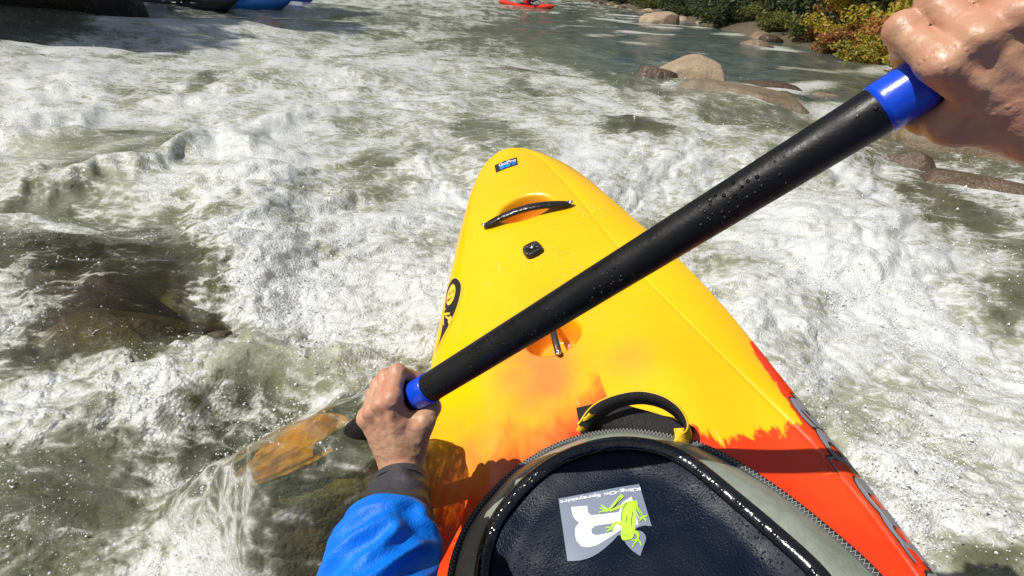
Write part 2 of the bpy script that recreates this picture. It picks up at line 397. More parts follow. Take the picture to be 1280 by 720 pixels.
def water_mat():
    t = NT('river_water')
    fo = t.attr('foam'); tu = t.attr('turb'); ca = t.attr('calm')
    warp = t.n.new('ShaderNodeVectorMath'); warp.operation = 'MULTIPLY_ADD'
    nz = t.noise(3.0, 3, .5, out=1); t.link(nz, warp.inputs[0]); warp.inputs[1].default_value = (.16, .16, .0); t.link(t.obj(), warp.inputs[2])
    wv = t.mapping((.62, 1.05, 1), (0, 0, R(-22)), vec=warp.outputs[0])
    n1 = t.noise(7, 8, .62, .6, vec=wv); n2 = t.noise(34, 6, .6, .4, vec=wv); n3 = t.noise(120, 4, .6, .3)
    v1 = t.voro(26, vec=wv, feat='DISTANCE_TO_EDGE'); lace = t.map(v1, .0, .22, 1., 0.)
    s = t.math('ADD', t.math('MULTIPLY', t.math('SUBTRACT', n1, .5), 1.15), t.math('MULTIPLY', t.math('SUBTRACT', n2, .5), .75))
    s = t.math('ADD', s, t.math('MULTIPLY', t.math('SUBTRACT', t.noise(15, 6, .65, 1., vec=t.mapping((.38, 1.1, 1), (0, 0, R(-24)), vec=warp.outputs[0])), .5), .8))
    s = t.math('ADD', s, t.math('MULTIPLY', t.math('SUBTRACT', n3, .5), .2))
    s = t.math('ADD', s, t.math('MULTIPLY', t.math('SUBTRACT', lace, .35), .16))
    lev = t.math('ADD', fo, s)
    fm = t.map(lev, .44, .78)
    # water body
    hgt = t.math('ADD', t.math('MULTIPLY', t.noise(26, 5, .6, .5, vec=wv), 1.), t.math('MULTIPLY', t.noise(90, 4, .6), .35))
    far = t.math('ADD', hgt, t.math('MULTIPLY', t.noise(2.6, 5, .65, .4, vec=wv), 1.6))
    nrm = t.bump(far, .016, .75)
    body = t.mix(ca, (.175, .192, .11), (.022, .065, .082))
    body = t.mix(t.map(tu, .62, .95), body, (.46, .48, .35)); body = t.mix(t.map(n1, .35, .7), body, t.mix(.6, body, (.37, .39, .32)))
    di = t.add('BsdfDiffuse'); t.link(body, di.inputs[0]); t.link(nrm, di.inputs[2])
    tr = t.add('BsdfTransparent'); tr.inputs[0].default_value = (.80, .80, .58, 1)
    under = t.mixs(tu, tr.outputs[0], di.outputs[0])
    gl = t.add('BsdfGlossy'); gl.inputs['Roughness'].default_value = .07; gl.inputs[0].default_value = (1, 1, 1, 1); t.link(nrm, gl.inputs['Normal'])
    fr = t.add('Fresnel'); fr.inputs[0].default_value = 1.33; nf = t.bump(far, .016, .5); t.link(nf, fr.inputs['Normal'])
    wat = t.mixs(fr.outputs[0], under, gl.outputs[0])
    # foam
    fh = t.math('ADD', t.math('ADD', t.math('MULTIPLY', n2, 1.), t.math('MULTIPLY', n3, .55)), t.math('MULTIPLY', t.voro(150), -.35))
    fn = t.bump(fh, .011, .6)
    thick = t.map(lev, .5, 1.05)
    fc = t.mix(thick, (.44, .45, .36), (.80, .82, .82))
    f1 = t.bsdf(fc, t.map(n3, .35, .65, .16, .42), fn, Specular_IOR_Level=.7)
    tl = t.add('BsdfTranslucent'); t.link(fc, tl.inputs[0]); t.link(fn, tl.inputs[1])
    foam = t.mixs(.25, f1, tl.outputs[0])
    return t.done(t.mixs(fm, wat, foam))
mat_water = water_mat()
WV, WF, WR_, WD, WPX, WPY = build_water()

# droplets and froth thrown up by the rapid (countless: one object)
def build_spray():
    rng = np.random.default_rng(3)
    vis = (WPX > -40) & (WPX < 1320) & (WPY > -10) & (WPY < 760) & (WD > .01) & (WR_ < 9)
    idx = np.where(vis)[0]
    n_each = [(16000, .45, .0, .004, .00065), (5500, .40, .004, .035, .00085), (9000, -.3, .0, .012, .0008)]
    bv, bf = ico(1); bv0 = np.array([[1,0,0],[-1,0,0],[0,1,0],[0,-1,0],[0,0,1],[0,0,-1]], float)
    bf0 = np.array([[0,2,4],[2,1,4],[1,3,4],[3,0,4],[2,0,5],[1,2,5],[3,1,5],[0,3,5]])
    V = []; Fs = []; n = 0
    for cnt, thr, lo, hi, rad in n_each:
        wgt = np.clip(WF[idx]-thr+.25, 0, 1)**2
        # cluster the spray
        cl = np.clip(gnoise(WV[idx, 0]*3, WV[idx, 1]*3, 77)*1.3+.35, 0.03, 1)*np.clip(gnoise(WV[idx, 0]*14, WV[idx, 1]*14, 78)+.5, .05, 1)
        wgt = wgt*cl; wgt /= wgt.sum()
        pick = rng.choice(idx, cnt, p=wgt)
        P = WV[pick]+np.stack([rng.normal(0, .006, cnt), rng.normal(0, .006, cnt), lo+(hi-lo)*rng.exponential(.45, cnt).clip(0, 3)], -1)
        rr = rad*rng.lognormal(-.15, .5, cnt)*np.clip(.55+WR_[pick]*.42, .7, 2.6)
        big = WR_[pick] < 2.0
        for sel, b_, f_ in ((big, bv, bf), (~big, bv0, bf0)):
            p = P[sel]; q = rr[sel]; k = len(b_)
            if not len(p): continue
            st = 1+.5*rng.random((len(p), 1, 3))
            V.append((p[:, None]+b_[None]*q[:, None, None]*st).reshape(-1, 3))
            Fs.append((f_[None]+(np.arange(len(p))*k)[:, None, None]+n).reshape(-1, 3)); n += len(p)*k
    t = NT('spray'); a = t.bsdf((.9, .92, .93), .12, Specular_IOR_Level=.8); b = t.add('BsdfTransparent'); 
    m = t.done(t.mixs(.06, a, b.outputs[0]))
    o = mk('spray_droplets', np.concatenate(V), np.concatenate(Fs), m); tag(o, 'white spray and froth droplets flying over the rapid', 'spray', kind='stuff')
build_spray()

# ------------------------------------------------------------------ river bed, banks
def rock_mat(name, c1, c2, dark=.5, rough=.75, wet=False, scale=6):
    t = NT(name); n = t.noise(scale, 8, .62, .3); n2 = t.noise(scale*7, 6, .6)
    c = t.mix(t.map(n, .35, .68), c1, c2); c = t.mix(t.map(n2, .5, .75, 0, .6), c, tuple(x*dark for x in c1))
    h = t.math('ADD', t.math('MULTIPLY', n, 1.), t.math('MULTIPLY', n2, .3))
    return t.done(t.bsdf(c, rough if not wet else t.map(n2, .3, .7, .12, .5), t.bump(h, .25/scale, .8)))
mat_tan = rock_mat('tan_rock', (.36, .27, .18), (.26, .19, .125), .5)
mat_brown = rock_mat('wet_brown_rock', (.11, .070, .040), (.06, .040, .025), .4, wet=True)
mat_slab = rock_mat('slab_rock', (.23, .17, .105), (.13, .095, .06), .45, rough=.55)
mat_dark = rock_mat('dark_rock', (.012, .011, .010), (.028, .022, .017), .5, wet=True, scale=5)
mat_bedrock = rock_mat('submerged_rock', (.085, .055, .022), (.030, .022, .012), .35, rough=.6, scale=9)
mat_bed = rock_mat('river_bed', (.20, .18, .085), (.10, .09, .045), .5, scale=3)
mat_bank = rock_mat('bank_soil', (.11, .085, .05), (.05, .05, .025), .5, scale=.8, rough=.9)

def rock(name, c, size, rz, mat, seed, label, group=None, rough=.22, sub=5, flat=0., tilt=(0, 0), boxy=.0):
    V, Fc = ico(sub); rng = np.random.default_rng(seed)
    d = np.zeros(len(V))
    for lam, a in ((1.1, rough), (.5, rough*.45), (.22, rough*.2), (.1, rough*.09)):
        d += a*vnoise3(V[:, 0]/lam+seed, V[:, 1]/lam, V[:, 2]/lam+7*seed, seed)
    P = V*(1+d)[:, None]
    for k in range(9):                                   # broken faces
        nrm = rng.normal(size=3); nrm[2] = abs(nrm[2])*.8; nrm /= np.linalg.norm(nrm); off = rng.uniform(.62, .85)
        ex = P@nrm-off; P = P-np.clip(ex, 0, 1)[:, None]*nrm*.82
    P = P*np.array(size)
    E = Matrix.Rotation(rz, 3, 'Z')@Matrix.Rotation(tilt[0], 3, 'X')@Matrix.Rotation(tilt[1], 3, 'Y')
    P = P@np.array(E).T
    o = mk(name, P, Fc, mat); o.location = tuple(c)
    tag(o, label, 'rock', group); return o

# bed: one sheet out to the horizon, below the water
def bed():
    n = 161; u = np.linspace(-1, 1, n); a = np.sign(u)*np.abs(u)**3*600
    X, Y = np.meshgrid(a, a); Z = -.42+.10*gnoise(X*1.3, Y*1.3, 60)
    tag(mk('river_bed', np.stack([X.ravel(), Y.ravel(), Z.ravel()], -1), grid_faces(n, n), mat_bed), kind='structure')
bed()
# submerged boulders that colour the water
G = 'boulders under the fast water'
for i, (px, py, sx, sy, sz, top, rz, lb) in enumerate([
    (150, 395, .40, .24, .28, .085, .2, 'dark submerged boulder under the thin water left of the white pile'),
    (60, 330, .40, .26, .25, .04, -.3, 'brown submerged boulder near the left edge of the photo'),
    (262, 418, .12, .07, .16, .10, 0, 'small black rock poking through below the white pile'),
    (400, 665, .26, .20, .25, .07, .5, 'dark brown submerged rock beside the blue sleeve'),
    (190, 600, .26, .20, .25, .05, .9, 'dull submerged rock in the lower left shallows'),
    (60, 680, .30, .2, .25, .03, .3, 'dim submerged rock at the bottom left corner'),
    (800, 182, .26, .18, .25, .20, .1, 'small brown rock awash above the bow of the kayak'),
    (1222, 250, .45, .20, .3, .22, -.5, 'flat brown slab awash behind the rapid on the right'),
    (1130, 214, .30, .14, .3, .20, -.5, 'brown submerged slab below the right hand'),
    (1235, 300, .4, .2, .3, .04, -.6, 'dark green submerged rock at the right edge')]):
    c = unp(px, py, .1); rock('submerged_rock', (c[0], c[1], top-sz*.8), (sx, sy, sz), rz, mat_bedrock if i not in (6, 7, 8) else mat_brown, 100+i, lb, sub=4)
c = unp(866, 117); rock('boulder', (c[0], c[1]+.15, .15), (.52, .36, .36), -.25, mat_tan, 5, 'big tan boulder standing dry in the river', rough=.16, tilt=(.1, .2))
c = unp(816, 110); rock('boulder', (c[0]-.02, c[1]-.05, .14), (.30, .22, .22), .3, mat_brown, 8, 'small wet brown rock on the left of the tan boulder')
c = unp(930, 134); rock('boulder', (c[0], c[1]-.03, .155), (.78, .25, .20), -.32, mat_slab, 17, 'long low brown slab in front of the tan boulder', rough=.14, tilt=(0, .06))
c = unp(878, 122); rock('boulder', (c[0], c[1]-.05, .08), (.22, .16, .14), .1, mat_brown, 19, 'dark wet stone wedged between tan boulder and long slab')
c = unp(955, 112); rock('boulder', (c[0]+.1, c[1]+.15, .10), (.45, .25, .10), -.2, mat_brown, 23, 'low brown rock awash behind the long slab', rough=.14)
c = unp(1035, 124); rock('boulder', (c[0], c[1], .08), (.30, .16, .12), -.2, mat_slab, 29, 'small flat rock awash right of the long slab', rough=.14)
c = unp(900, 203); rock('boulder', (c[0], c[1], .12), (.20, .12, .12), .4, mat_brown, 31, 'small pointed brown rock in foam above the paddle shaft')
c = unp(1245, 212); rock('boulder', (c[0]+.1, c[1]+.1, .18), (.7, .3, .26), -.35, mat_slab, 37, 'wide brown shore rock under the right hand', rough=.16)
c = unp(1160, 178); rock('boulder', (c[0], c[1]+.2, .06), (.4, .3, .18), -.35, mat_brown, 38, 'low dark shore rock touching the blue paddle ring', rough=.16)
c = unp(826, 28); rock('boulder', (c[0], c[1], .12), (1.0, .6, .42), -.2, mat_tan, 41, 'low tan rock in midstream near the far bank', rough=.16)
c = unp(944, 57); rock('boulder', (c[0], c[1], .10), (.5, .3, .17), -.2, mat_slab, 43, 'flat reddish rock in midstream on the right', rough=.16)
c = unp(1068, 68); rock('boulder', (c[0], c[1], .10), (.4, .25, .12), -.2, mat_brown, 44, 'tiny flat rock close to the autumn bank', rough=.16)

# far right bank: a rising strip of ground with rocks, bushes and trees
shore = np.array([unp(x, y, .12)[:2] for x, y in [(640, -9), (742, 3), (800, 15), (860, 27), (930, 43), (1010, 60), (1100, 80), (1170, 103), (1280, 150)]])
shore = np.vstack([shore[0]+(shore[0]-shore[1])*2.5, shore, shore[-1]+(shore[-1]-shore[-2])*3])
SH = resample(cr(np.c_[shore, np.zeros(len(shore))], 8)[:, :2], 240)
def bank(name, line, side, prof, seed, mat):
    T = np.gradient(line, axis=0); T /= np.linalg.norm(T, axis=1)[:, None]; N = np.stack([T[:, 1], -T[:, 0]], -1)*side
    rows = []
    for off, h in prof:
        j = .35*gnoise(line[:, 0]*.5, line[:, 1]*.5+off, seed)*min(1, .3+off); P = line+N*(off+j)[:, None] if hasattr(j, 'shape') else line+N*off
        hz = h+.12*min(1, max(off, .3))*gnoise(P[:, 0]*.9, P[:, 1]*.9, seed+1)*(1+off*.15)
        rows.append(np.c_[P, hz])
    V = np.concatenate(rows); o = mk(name, V, grid_faces(len(rows), len(line)), mat); tag(o, kind='structure'); return N
prof = [(-.8, -.4), (0, .08), (.4, .3), (1, .45), (2, .7), (3.5, 1.1), (6, 2.0), (10, 3.6), (18, 7), (35, 15), (70, 30)]
NB = bank('right_bank', SH, -1, prof, 70, mat_bank)
rng = random.Random(9)
for i in range(34):
    k = rng.randint(22, 200); p = SH[k]+NB[k]*rng.uniform(-.35, .35); dist = np.linalg.norm(p)
    s = rng.uniform(.16, .36)*(1 if dist < 18 else 1.4)
    if p[1] < 3.5: continue
    rock('shore_rock', (p[0], p[1], .12), (s*1.3, s, s*.55), rng.uniform(0, 3), rng.choice([mat_tan, mat_slab, mat_slab, mat_brown]), 200+i,
         'pale rock lying at the waterline of the wooded far bank', 'rocks along the far waterline', sub=3)

# ------------------------------------------------------------------ trees
def leaf_mat(name, cols, trans=.35):
    t = NT(name); i = t.add('ObjectInfo'); g = t.add('NewGeometry')
    rp = g.outputs['Random Per Island']; c = t.mix(t.map(rp, .0, 1, smooth=False), cols[0], cols[1])
    c = t.mix(t.map(t.noise(.9, 3), .45, .62), c, cols[2]); c = t.mix(t.math('GREATER_THAN', rp, .86), c, cols[3])
    a = t.bsdf(c, .55); b = t.add('BsdfTranslucent'); t.link(c, b.inputs[0])
    return t.done(t.mixs(trans, a, b.outputs[0]))
lm_dark = leaf_mat('evergreen_leaves', [(.018, .032, .012), (.035, .055, .018), (.05, .07, .02), (.09, .10, .02)])
lm_yel = leaf_mat('yellow_autumn_leaves', [(.34, .29, .03), (.50, .38, .035), (.24, .25, .035), (.50, .24, .04)])
lm_red = leaf_mat('rust_autumn_leaves', [(.36, .12, .05), (.42, .17, .05), (.24, .14, .04), (.45, .25, .06)])
lm_grn = leaf_mat('green_bush_leaves', [(.09, .13, .025), (.14, .16, .03), (.06, .09, .02), (.28, .18, .04)])
mat_bark = simple('bark', (.09, .07, .055), .9, 14, .03, .5)
def leaves(n, size, blobs, rg):
    P = []; 
    w_ = np.array([b[3]**2 for b in blobs]); w_ /= w_.sum()
    k = rg.choice(len(blobs), n, p=w_); B = np.array(blobs)[k]
    d = rg.normal(size=(n, 3)); d /= np.linalg.norm(d, axis=1)[:, None]
    rad = B[:, 3]*rg.uniform(.35, 1.05, n)**.6
    P = B[:, :3]+d*rad[:, None]*np.array([1, 1, .75])
    a = rg.normal(size=(n, 3)); a /= np.linalg.norm(a, axis=1)[:, None]; b = np.cross(a, rg.normal(size=(n, 3))); b /= np.linalg.norm(b, axis=1)[:, None]
    s = size*rg.uniform(.6, 1.3, n)[:, None]
    V = np.stack([P-a*s, P+b*s*.5, P+a*s, P-b*s*.5], 1).reshape(-1, 3)
    return V, np.arange(4*n).reshape(n, 4)
def tree_proto(kind, seed):
    rg = np.random.default_rng(seed)
    if kind == 'bush':
        H = 1.0; blobs = [(rg.normal(0, .45), rg.normal(0, .45), rg.uniform(.15, .75), rg.uniform(.22, .42)) for _ in range(16)]; n, sz = 2600, .055
        limbs = [(np.array([[0, 0, 0], [b[0]*.4, b[1]*.4, b[2]*.5], b[:3]]), np.array([.03, .02, .008])) for b in np.array(blobs)[:9]]
    else:
        H = 6.5 if kind == 'broad' else 9.; blobs = []; limbs = [(np.array([[0, 0, -.3], [.05, .1, H*.35], [.15, -.05, H*.7], [0, 0, H]]), np.array([.17, .13, .08, .02]))]
        nb = 46
        for q in range(nb):
            t_ = rg.uniform(.03, 1); hgt = H*t_; sp = (1.9 if kind == 'broad' else 1.5)*math.sqrt(max(.08, 1-(t_*1.02-.25)**2/.75 if kind == 'broad' else 1-t_*.9))
            an = rg.uniform(0, 6.28); rr = sp*rg.uniform(.35, 1)
            b = (rr*math.cos(an), rr*math.sin(an), hgt, rg.uniform(.35, .75)); blobs.append(b)
            if q % 3 == 0: limbs.append((np.array([[0, 0, hgt*.75], [b[0]*.5, b[1]*.5, hgt*.9], list(b[:3])]), np.array([.06, .035, .01])))
        n, sz = 15000, .10
    return leaves(n, sz, blobs, rg), cat([tube(a, r_, 7) for a, r_ in limbs])
PR = {}
for kind, seeds in (('broad', (1, 2)), ('dense', (3, 4)), ('bush', (5, 6, 7))):
    for s in seeds:
        (lv, lf), (tv, tf) = tree_proto(kind, s)
        a = mk('crown', lv, lf, None, smooth=False); b = mk('trunk' if kind != 'bush' else 'stems', tv, tf, mat_bark)
        PR.setdefault(kind, []).append((a.data, b.data, b.name.split('.')[0])); bpy.data.objects.remove(a); bpy.data.objects.remove(b)
cache = {}
def plant(kind, var, mat, x, y, z, sc, rz, name, label, cate, group):
    lm, tm, tn = PR[kind][var]; key = (lm.name, mat.name)
    if key not in cache:
        m2 = lm.copy(); m2.materials.clear(); m2.materials.append(mat); cache[key] = m2
    e = empty(name, loc=(x, y, z), rz=rz); e.scale = sc if isinstance(sc, tuple) else (sc,)*3
    for nm, me in (('crown', cache[key]), (tn, tm)):
        o = bpy.data.objects.new(nm, me); COL.objects.link(o); o.parent = e
    tag(e, label, cate, group)
def bh(off):
    return np.interp(off, [p[0] for p in prof], [p[1] for p in prof])
def on_bank(px, off):
    """bank position whose waterline point lies under column px"""
    q = proj(np.c_[SH, np.full(len(SH), .12)]); k = int(np.argmin(np.abs(np.where(q[2] > .1, q[0], 1e6)-px))); return SH[k]+NB[k]*off, bh(off)
for i, (px, off, kind, var, mat, sc, lb) in enumerate([
    (700, 2.5, 'dense', 0, lm_dark, 1.2, 'dark evergreen tree farthest upstream on the right bank'),
    (760, 2.2, 'dense', 1, lm_dark, 1.2, 'dark evergreen tree above the low midstream rock'),
    (812, 2.6, 'dense', 0, lm_dark, 1.1, 'dark evergreen tree second along the shaded bank'),
    (862, 2.2, 'dense', 1, lm_dark, 1.0, 'dark evergreen tree in the middle of the shaded bank'),
    (905, 3.2, 'dense', 0, lm_dark, 1.0, 'dark evergreen tree behind the green bushes'),
    (935, 2.4, 'dense', 1, lm_dark, .8, 'dark evergreen tree left of the first yellow tree'),
    (968, 3.4, 'dense', 0, lm_dark, .8, 'dark evergreen tree directly beside the yellow autumn trees'),
    (1022, 1.3, 'broad', 0, lm_yel, .75, 'yellow green autumn tree at the edge of the dark woods'),
    (1065, 1.7, 'broad', 1, lm_yel, .8, 'tall yellow autumn tree behind the rust coloured tree'),
    (1088, .9, 'broad', 0, lm_red, .4, 'rust red autumn tree at the water beside the right hand'),
    (1125, 1.7, 'broad', 1, lm_yel, .7, 'yellow autumn tree behind the index finger'),
    (1200, 2.4, 'broad', 0, lm_yel, .7, 'yellow autumn tree hidden partly by the right hand'),
    (1270, 2.8, 'broad', 1, lm_yel, .7, 'yellow autumn tree at the far right edge')]):
    p, z = on_bank(px, off)
    plant(kind, var, mat, p[0], p[1], z-.15, sc, i*1.3, 'evergreen_tree' if kind == 'dense' else 'autumn_tree', lb, 'tree', None)
for i in range(30):
    px = 690+i*15.5+rng.uniform(-5, 5); off = rng.uniform(.55, 1.2); p, z = on_bank(px, off); d = np.linalg.norm(p)
    if px > 1010: mt = rng.choice([lm_yel, lm_yel, lm_red, lm_yel]); off = rng.uniform(.1, 1.1); p, z = on_bank(px, off); sc = rng.uniform(.55, .9)
    elif px > 900: mt = rng.choice([lm_grn, lm_grn, lm_dark, lm_red]) if px < 985 else rng.choice([lm_red, lm_yel]); sc = rng.uniform(.5, .75)
    else: mt = rng.choice([lm_dark, lm_grn, lm_dark]); sc = rng.uniform(.8, 1.2)
    kd = {lm_yel.name: 'yellow', lm_grn.name: 'green', lm_red.name: 'rust coloured', lm_dark.name: 'dark green'}[mt.name]
    zone = 'below the yellow autumn trees' if px > 1010 else ('where dark woods meet the autumn trees' if px > 900 else 'below the dark evergreens')
    plant('bush', i % 3, mt, p[0], p[1], z-.05, (sc*1.3, sc*1.3, sc), i*2.1, 'bush', kd+' bush leaning over the water '+zone, 'bush', kd+' bushes '+zone)

def added_hills():
    an = np.linspace(R(30), R(330), 200)-R(180)+R(-95); rows = []      # unseen valley sides, added all round to cut low sky light
    an = np.linspace(0, 2*math.pi, 260)
    for d_, h in ((75, -1), (90, 6), (110, 20), (140, 38), (190, 55)):
        k = 1+.12*gnoise(np.cos(an)*3+9, np.sin(an)*3+9, 7); rows.append(np.stack([d_*k*np.cos(an), d_*k*np.sin(an), h*(1+.35*gnoise(np.cos(an)*4+3, np.sin(an)*4+3, 8))], -1))
    t = NT('added_hillside'); c = t.mix(t.map(t.noise(.25, 8, .7), .4, .6), (.035, .05, .018), (.12, .10, .03))
    m = t.done(t.bsdf(c, .95, t.bump(t.noise(.5, 8, .7), 4, 1)))
    tag(mk('added_hills', np.concatenate(rows), grid_faces(5, 260)[:, ::-1], m), kind='structure')
added_hills()
for i in range(16):
    px = 905+i*20; off = rng.uniform(1.3, 2.6); p, z = on_bank(px, off)
    mt = lm_dark if px < 985 else rng.choice([lm_yel, lm_red, lm_yel, lm_grn]); kd = {lm_yel.name: 'yellow', lm_grn.name: 'green', lm_red.name: 'rust coloured', lm_dark.name: 'dark green'}[mt.name]
    sc = rng.uniform(1.3, 1.7); nm_ = 'behind the waterside bushes '+('of the autumn trees' if px >= 985 else 'in the dark woods')
    plant('bush', i % 3, mt, p[0], p[1], z-.1, (sc, sc, sc*1.2), i*1.9, 'bush', 'large '+kd+' shrub '+nm_, 'bush', 'large '+kd+' shrubs '+nm_)
for g_ in sorted({o['group'] for o in COL.objects if o.get('category') == 'bush'}):
    L_ = [o for o in COL.objects if o.get('group') == g_ and o.get('category') == 'bush']
    if len(L_) > 7: continue
    L_.sort(key=lambda o: float(proj(np.array(o.location))[0]))
    for o, w_ in zip(L_, ('first', 'second', 'third', 'fourth', 'fifth', 'sixth', 'seventh')):
        if len(L_) > 1: o['label'] = w_+' '+o['label'].replace('leaning over the water', 'from the left').replace('shrub behind', 'shrub from the left behind')
# left bank: shaded ledge with driftwood
lc = unp(40, 40, .12)
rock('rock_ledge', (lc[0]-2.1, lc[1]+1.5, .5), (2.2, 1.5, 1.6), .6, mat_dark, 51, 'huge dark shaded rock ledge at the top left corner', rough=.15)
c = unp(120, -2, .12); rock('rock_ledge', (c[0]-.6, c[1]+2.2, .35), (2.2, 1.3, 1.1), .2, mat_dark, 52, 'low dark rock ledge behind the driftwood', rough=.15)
LB = np.array([unp(-40, 22)[:2]+[-1.6, 1.2], unp(60, 0)[:2]+[-1.5, 2], unp(140, -12)[:2]+[-2, 4], unp(200, -30)[:2]+[-3, 10]])
LB = np.vstack([[-9, 1.5], LB, LB[-1]+(LB[-1]-LB[-2])*2]); LB = resample(cr(np.c_[LB, LB[:, 0]*0], 6)[:, :2], 80)
bank('left_bank', LB, -1, prof, 80, mat_bank)
for i, (x, y, sc) in enumerate([(-19, 12, 1.1), (-17.0, 16.5, 1.2), (-23, 8, 1.1), (-18, 22, 1.2), (-10.5, 3.8, .95), (-11.5, 5.2, 1.0), (-10.5, 7.0, 1.0), (-11.5, 9.5, 1.1)]):
    plant('dense', i % 2, lm_dark, x, y, .6, sc, i*1.7, 'evergreen_tree', 'dark evergreen tree above the shaded ledge at left', 'tree', 'evergreens above the shaded left ledge')
mat_drift = simple('bleached_wood', (.34, .29, .23), .8, 30, .01, .4)
c = unp(85, 16, .16); dv = []
for a, b, r_ in (((-.45, 0, .22), (.5, .1, .3), .05), ((.1, .02, .25), (-.1, -.05, -.1), .035), ((.2, .05, .27), (.5, -.1, .0), .028), ((.0, 0, .25), (.3, .05, .6), .03), ((.3, .05, .27), (.62, .0, .42), .022), ((.05, 0, .1), (-.25, -.1, -.05), .02)):
    a, b = np.array(a), np.array(b); m_ = (a+b)/2+np.array([.03, .02, .04]); dv.append(tube(cr([a, m_, b], 6), np.linspace(r_, r_*.35, 13), 8))
V, Fc = cat(dv); o = mk('driftwood', V, Fc, mat_drift); o.location = (c[0], c[1], .14); tag(o, 'bleached driftwood snag in the shade of the dark ledge', 'driftwood')

# ------------------------------------------------------------------ other paddlers
def seated_person(name, jacket, vest, helmet, label, loc, rz, group=None):
    def f(X, Y, Z):
        d = rcone(X, Y, Z, (0, 0, .1), (0, .02, .36), .15, .17)
        d = smin(d, rcone(X, Y, Z, (-.16, 0, .42), (.16, 0, .42), .065, .065), .06)
        d = smin(d, rcone(X, Y, Z, (0, .02, .45), (0, .03, .56), .06, .055), .03)
        d = smin(d, rcone(X, Y, Z, (0, .04, .62), (0, .03, .67), .085, .09), .03)
        d = smin(d, rcone(X, Y, Z, (0, .13, .62), (0, .12, .64), .015, .012), .02)
        for s in (-1, 1):
            d = smin(d, rcone(X, Y, Z, (s*.19, 0, .42), (s*.3, .08, .2), .055, .045), .03)
            d = smin(d, rcone(X, Y, Z, (s*.3, .08, .2), (s*.26, .34, .27), .045, .032), .02)
            d = smin(d, rcone(X, Y, Z, (s*.26, .34, .27), (s*.25, .40, .28), .035, .03), .02)
            d = smin(d, rcone(X, Y, Z, (s*.085, .03, .62), (s*.088, .03, .65), .015, .012), .01)
        return d
    if 'p' not in seated_person.__dict__:
        seated_person.p = nets(f, (-.42, -.25, -.1), (.42, .5, .85), .02)
        seated_person.v = nets(lambda X, Y, Z: np.maximum(smin(rcone(X, Y, Z, (0, 0, .1), (0, .02, .36), .185, .195), rcone(X, Y, Z, (-.1, 0, .42), (.1, 0, .42), .08, .08), .05), -rcone(X, Y, Z, (0, .03, .45), (0, .03, .7), .085, .085)), (-.3, -.3, -.1), (.3, .3, .6), .02)
        seated_person.h = nets(lambda X, Y, Z: np.maximum(rcone(X, Y, Z, (0, .02, .67), (0, .04, .68), .118, .112), .62-Z), (-.2, -.2, .5), (.2, .25, .85), .02)
    V, Fc = seated_person.p
    b = mk(name, V, Fc, jacket); b.location = loc; b.rotation_euler = (0, 0, rz); tag(b, label, 'person', group)
    mk('life_vest', *seated_person.v, vest, b); mk('helmet', *seated_person.h, helmet, b)
def far_kayak(col, accent, label, loc, rz, length=2.6):
    e = empty('kayak', loc=loc, rz=rz); n = 60; s = np.linspace(0, 1, n); wd = .31*np.sin(math.pi*np.clip(s, .004, .996))**.55; th = np.linspace(0, 2*math.pi, 33)[:-1]
    rk = .16*(np.abs(2*s-1)**2.4)
    X = np.outer(wd, np.cos(th)); Y = np.repeat(((s-.5)*length)[:, None], 32, 1); zt = np.sin(th)
    Z = rk[:, None]+np.where(zt > 0, .13, .15)[None]*zt[None]*np.minimum(1, wd/.2)[:, None]
    m1 = simple('kayak_plastic', col, .3, 20, .0005); m2 = simple('kayak_accent', accent, .35)
    mk('hull', np.stack([X.ravel(), Y.ravel(), Z.ravel()], -1), grid_faces(n, 32, True), m1, e)
    a = np.linspace(0, 2*math.pi, 41); ring = np.stack([.2*np.cos(a), .38*np.sin(a)-.1, np.full(41, .14)], -1)
    mk('cockpit_rim', *tube(ring, .022, 8, caps=False), m2, e)
    V, Fc = ico(3); mk('spray_skirt', V*np.array([.2, .38, .05])+np.array([0, -.1, .14]), Fc, black_m, e)
    for q in (-1, 1):
        h = cr([(-.06, q*1.08, .27), (0, q*1.08, .30), (.06, q*1.08, .27)], 6); mk('grab_handle', *tube(h, .012, 8), black_m, e)
    tag(e, label, 'kayak', None); return e
def far_paddle(loc, rz, tilt, col, label):
    e = empty('kayak_paddle', loc=loc, rz=rz); e.rotation_euler = (0, tilt, rz)
    mk('shaft', *tube(np.array([(-.72, 0, 0), (.72, 0, 0)]), .016, 10, up=(0, 1, 0)), black_m, e)
    V, Fc = ico(3)
    for q in (-1, 1): mk('blade', V*np.array([.24, .012, .09])+np.array([q*.92, 0, 0]), Fc, col, e)
    tag(e, label, 'paddle')
black_m = simple('black_rubber', (.012, .012, .013), .35)
jm = [simple('jacket_navy', (.02, .02, .06), .6), simple('jacket_grey', (.12, .12, .13), .6), simple('jacket_blue', (.02, .08, .4), .6)]
vm_red = simple('vest_red', (.45, .015, .02), .6); vm_bl = simple('vest_dark', (.03, .03, .04), .6)
hm = [simple('helmet_red', (.4, .01, .015), .25), simple('helmet_black', (.01, .01, .012), .3), simple('helmet_white', (.7, .7, .7), .3)]
bl_m = simple('paddle_blade_white', (.6, .6, .6), .4)
c = unp(658, 9, .12); far_kayak((.75, .045, .02), (.03, .03, .03), 'red orange kayak in midstream at the top of the photo', (c[0], c[1], .12), R(-78), 2.7)
seated_person('person', jm[0], vm_red, hm[0], 'paddler in dark jacket and red vest sitting in the red kayak', (c[0], c[1]-.05, .17), R(-50))
far_paddle((c[0], c[1], .62), .3, .35, bl_m, 'paddle held by the paddler of the red kayak')
c = unp(224, 5, .12); far_kayak((.03, .03, .04), (.5, .45, .48), 'black and white kayak in front of the dark left bank', (c[0], c[1], .12), R(-95), 2.3)
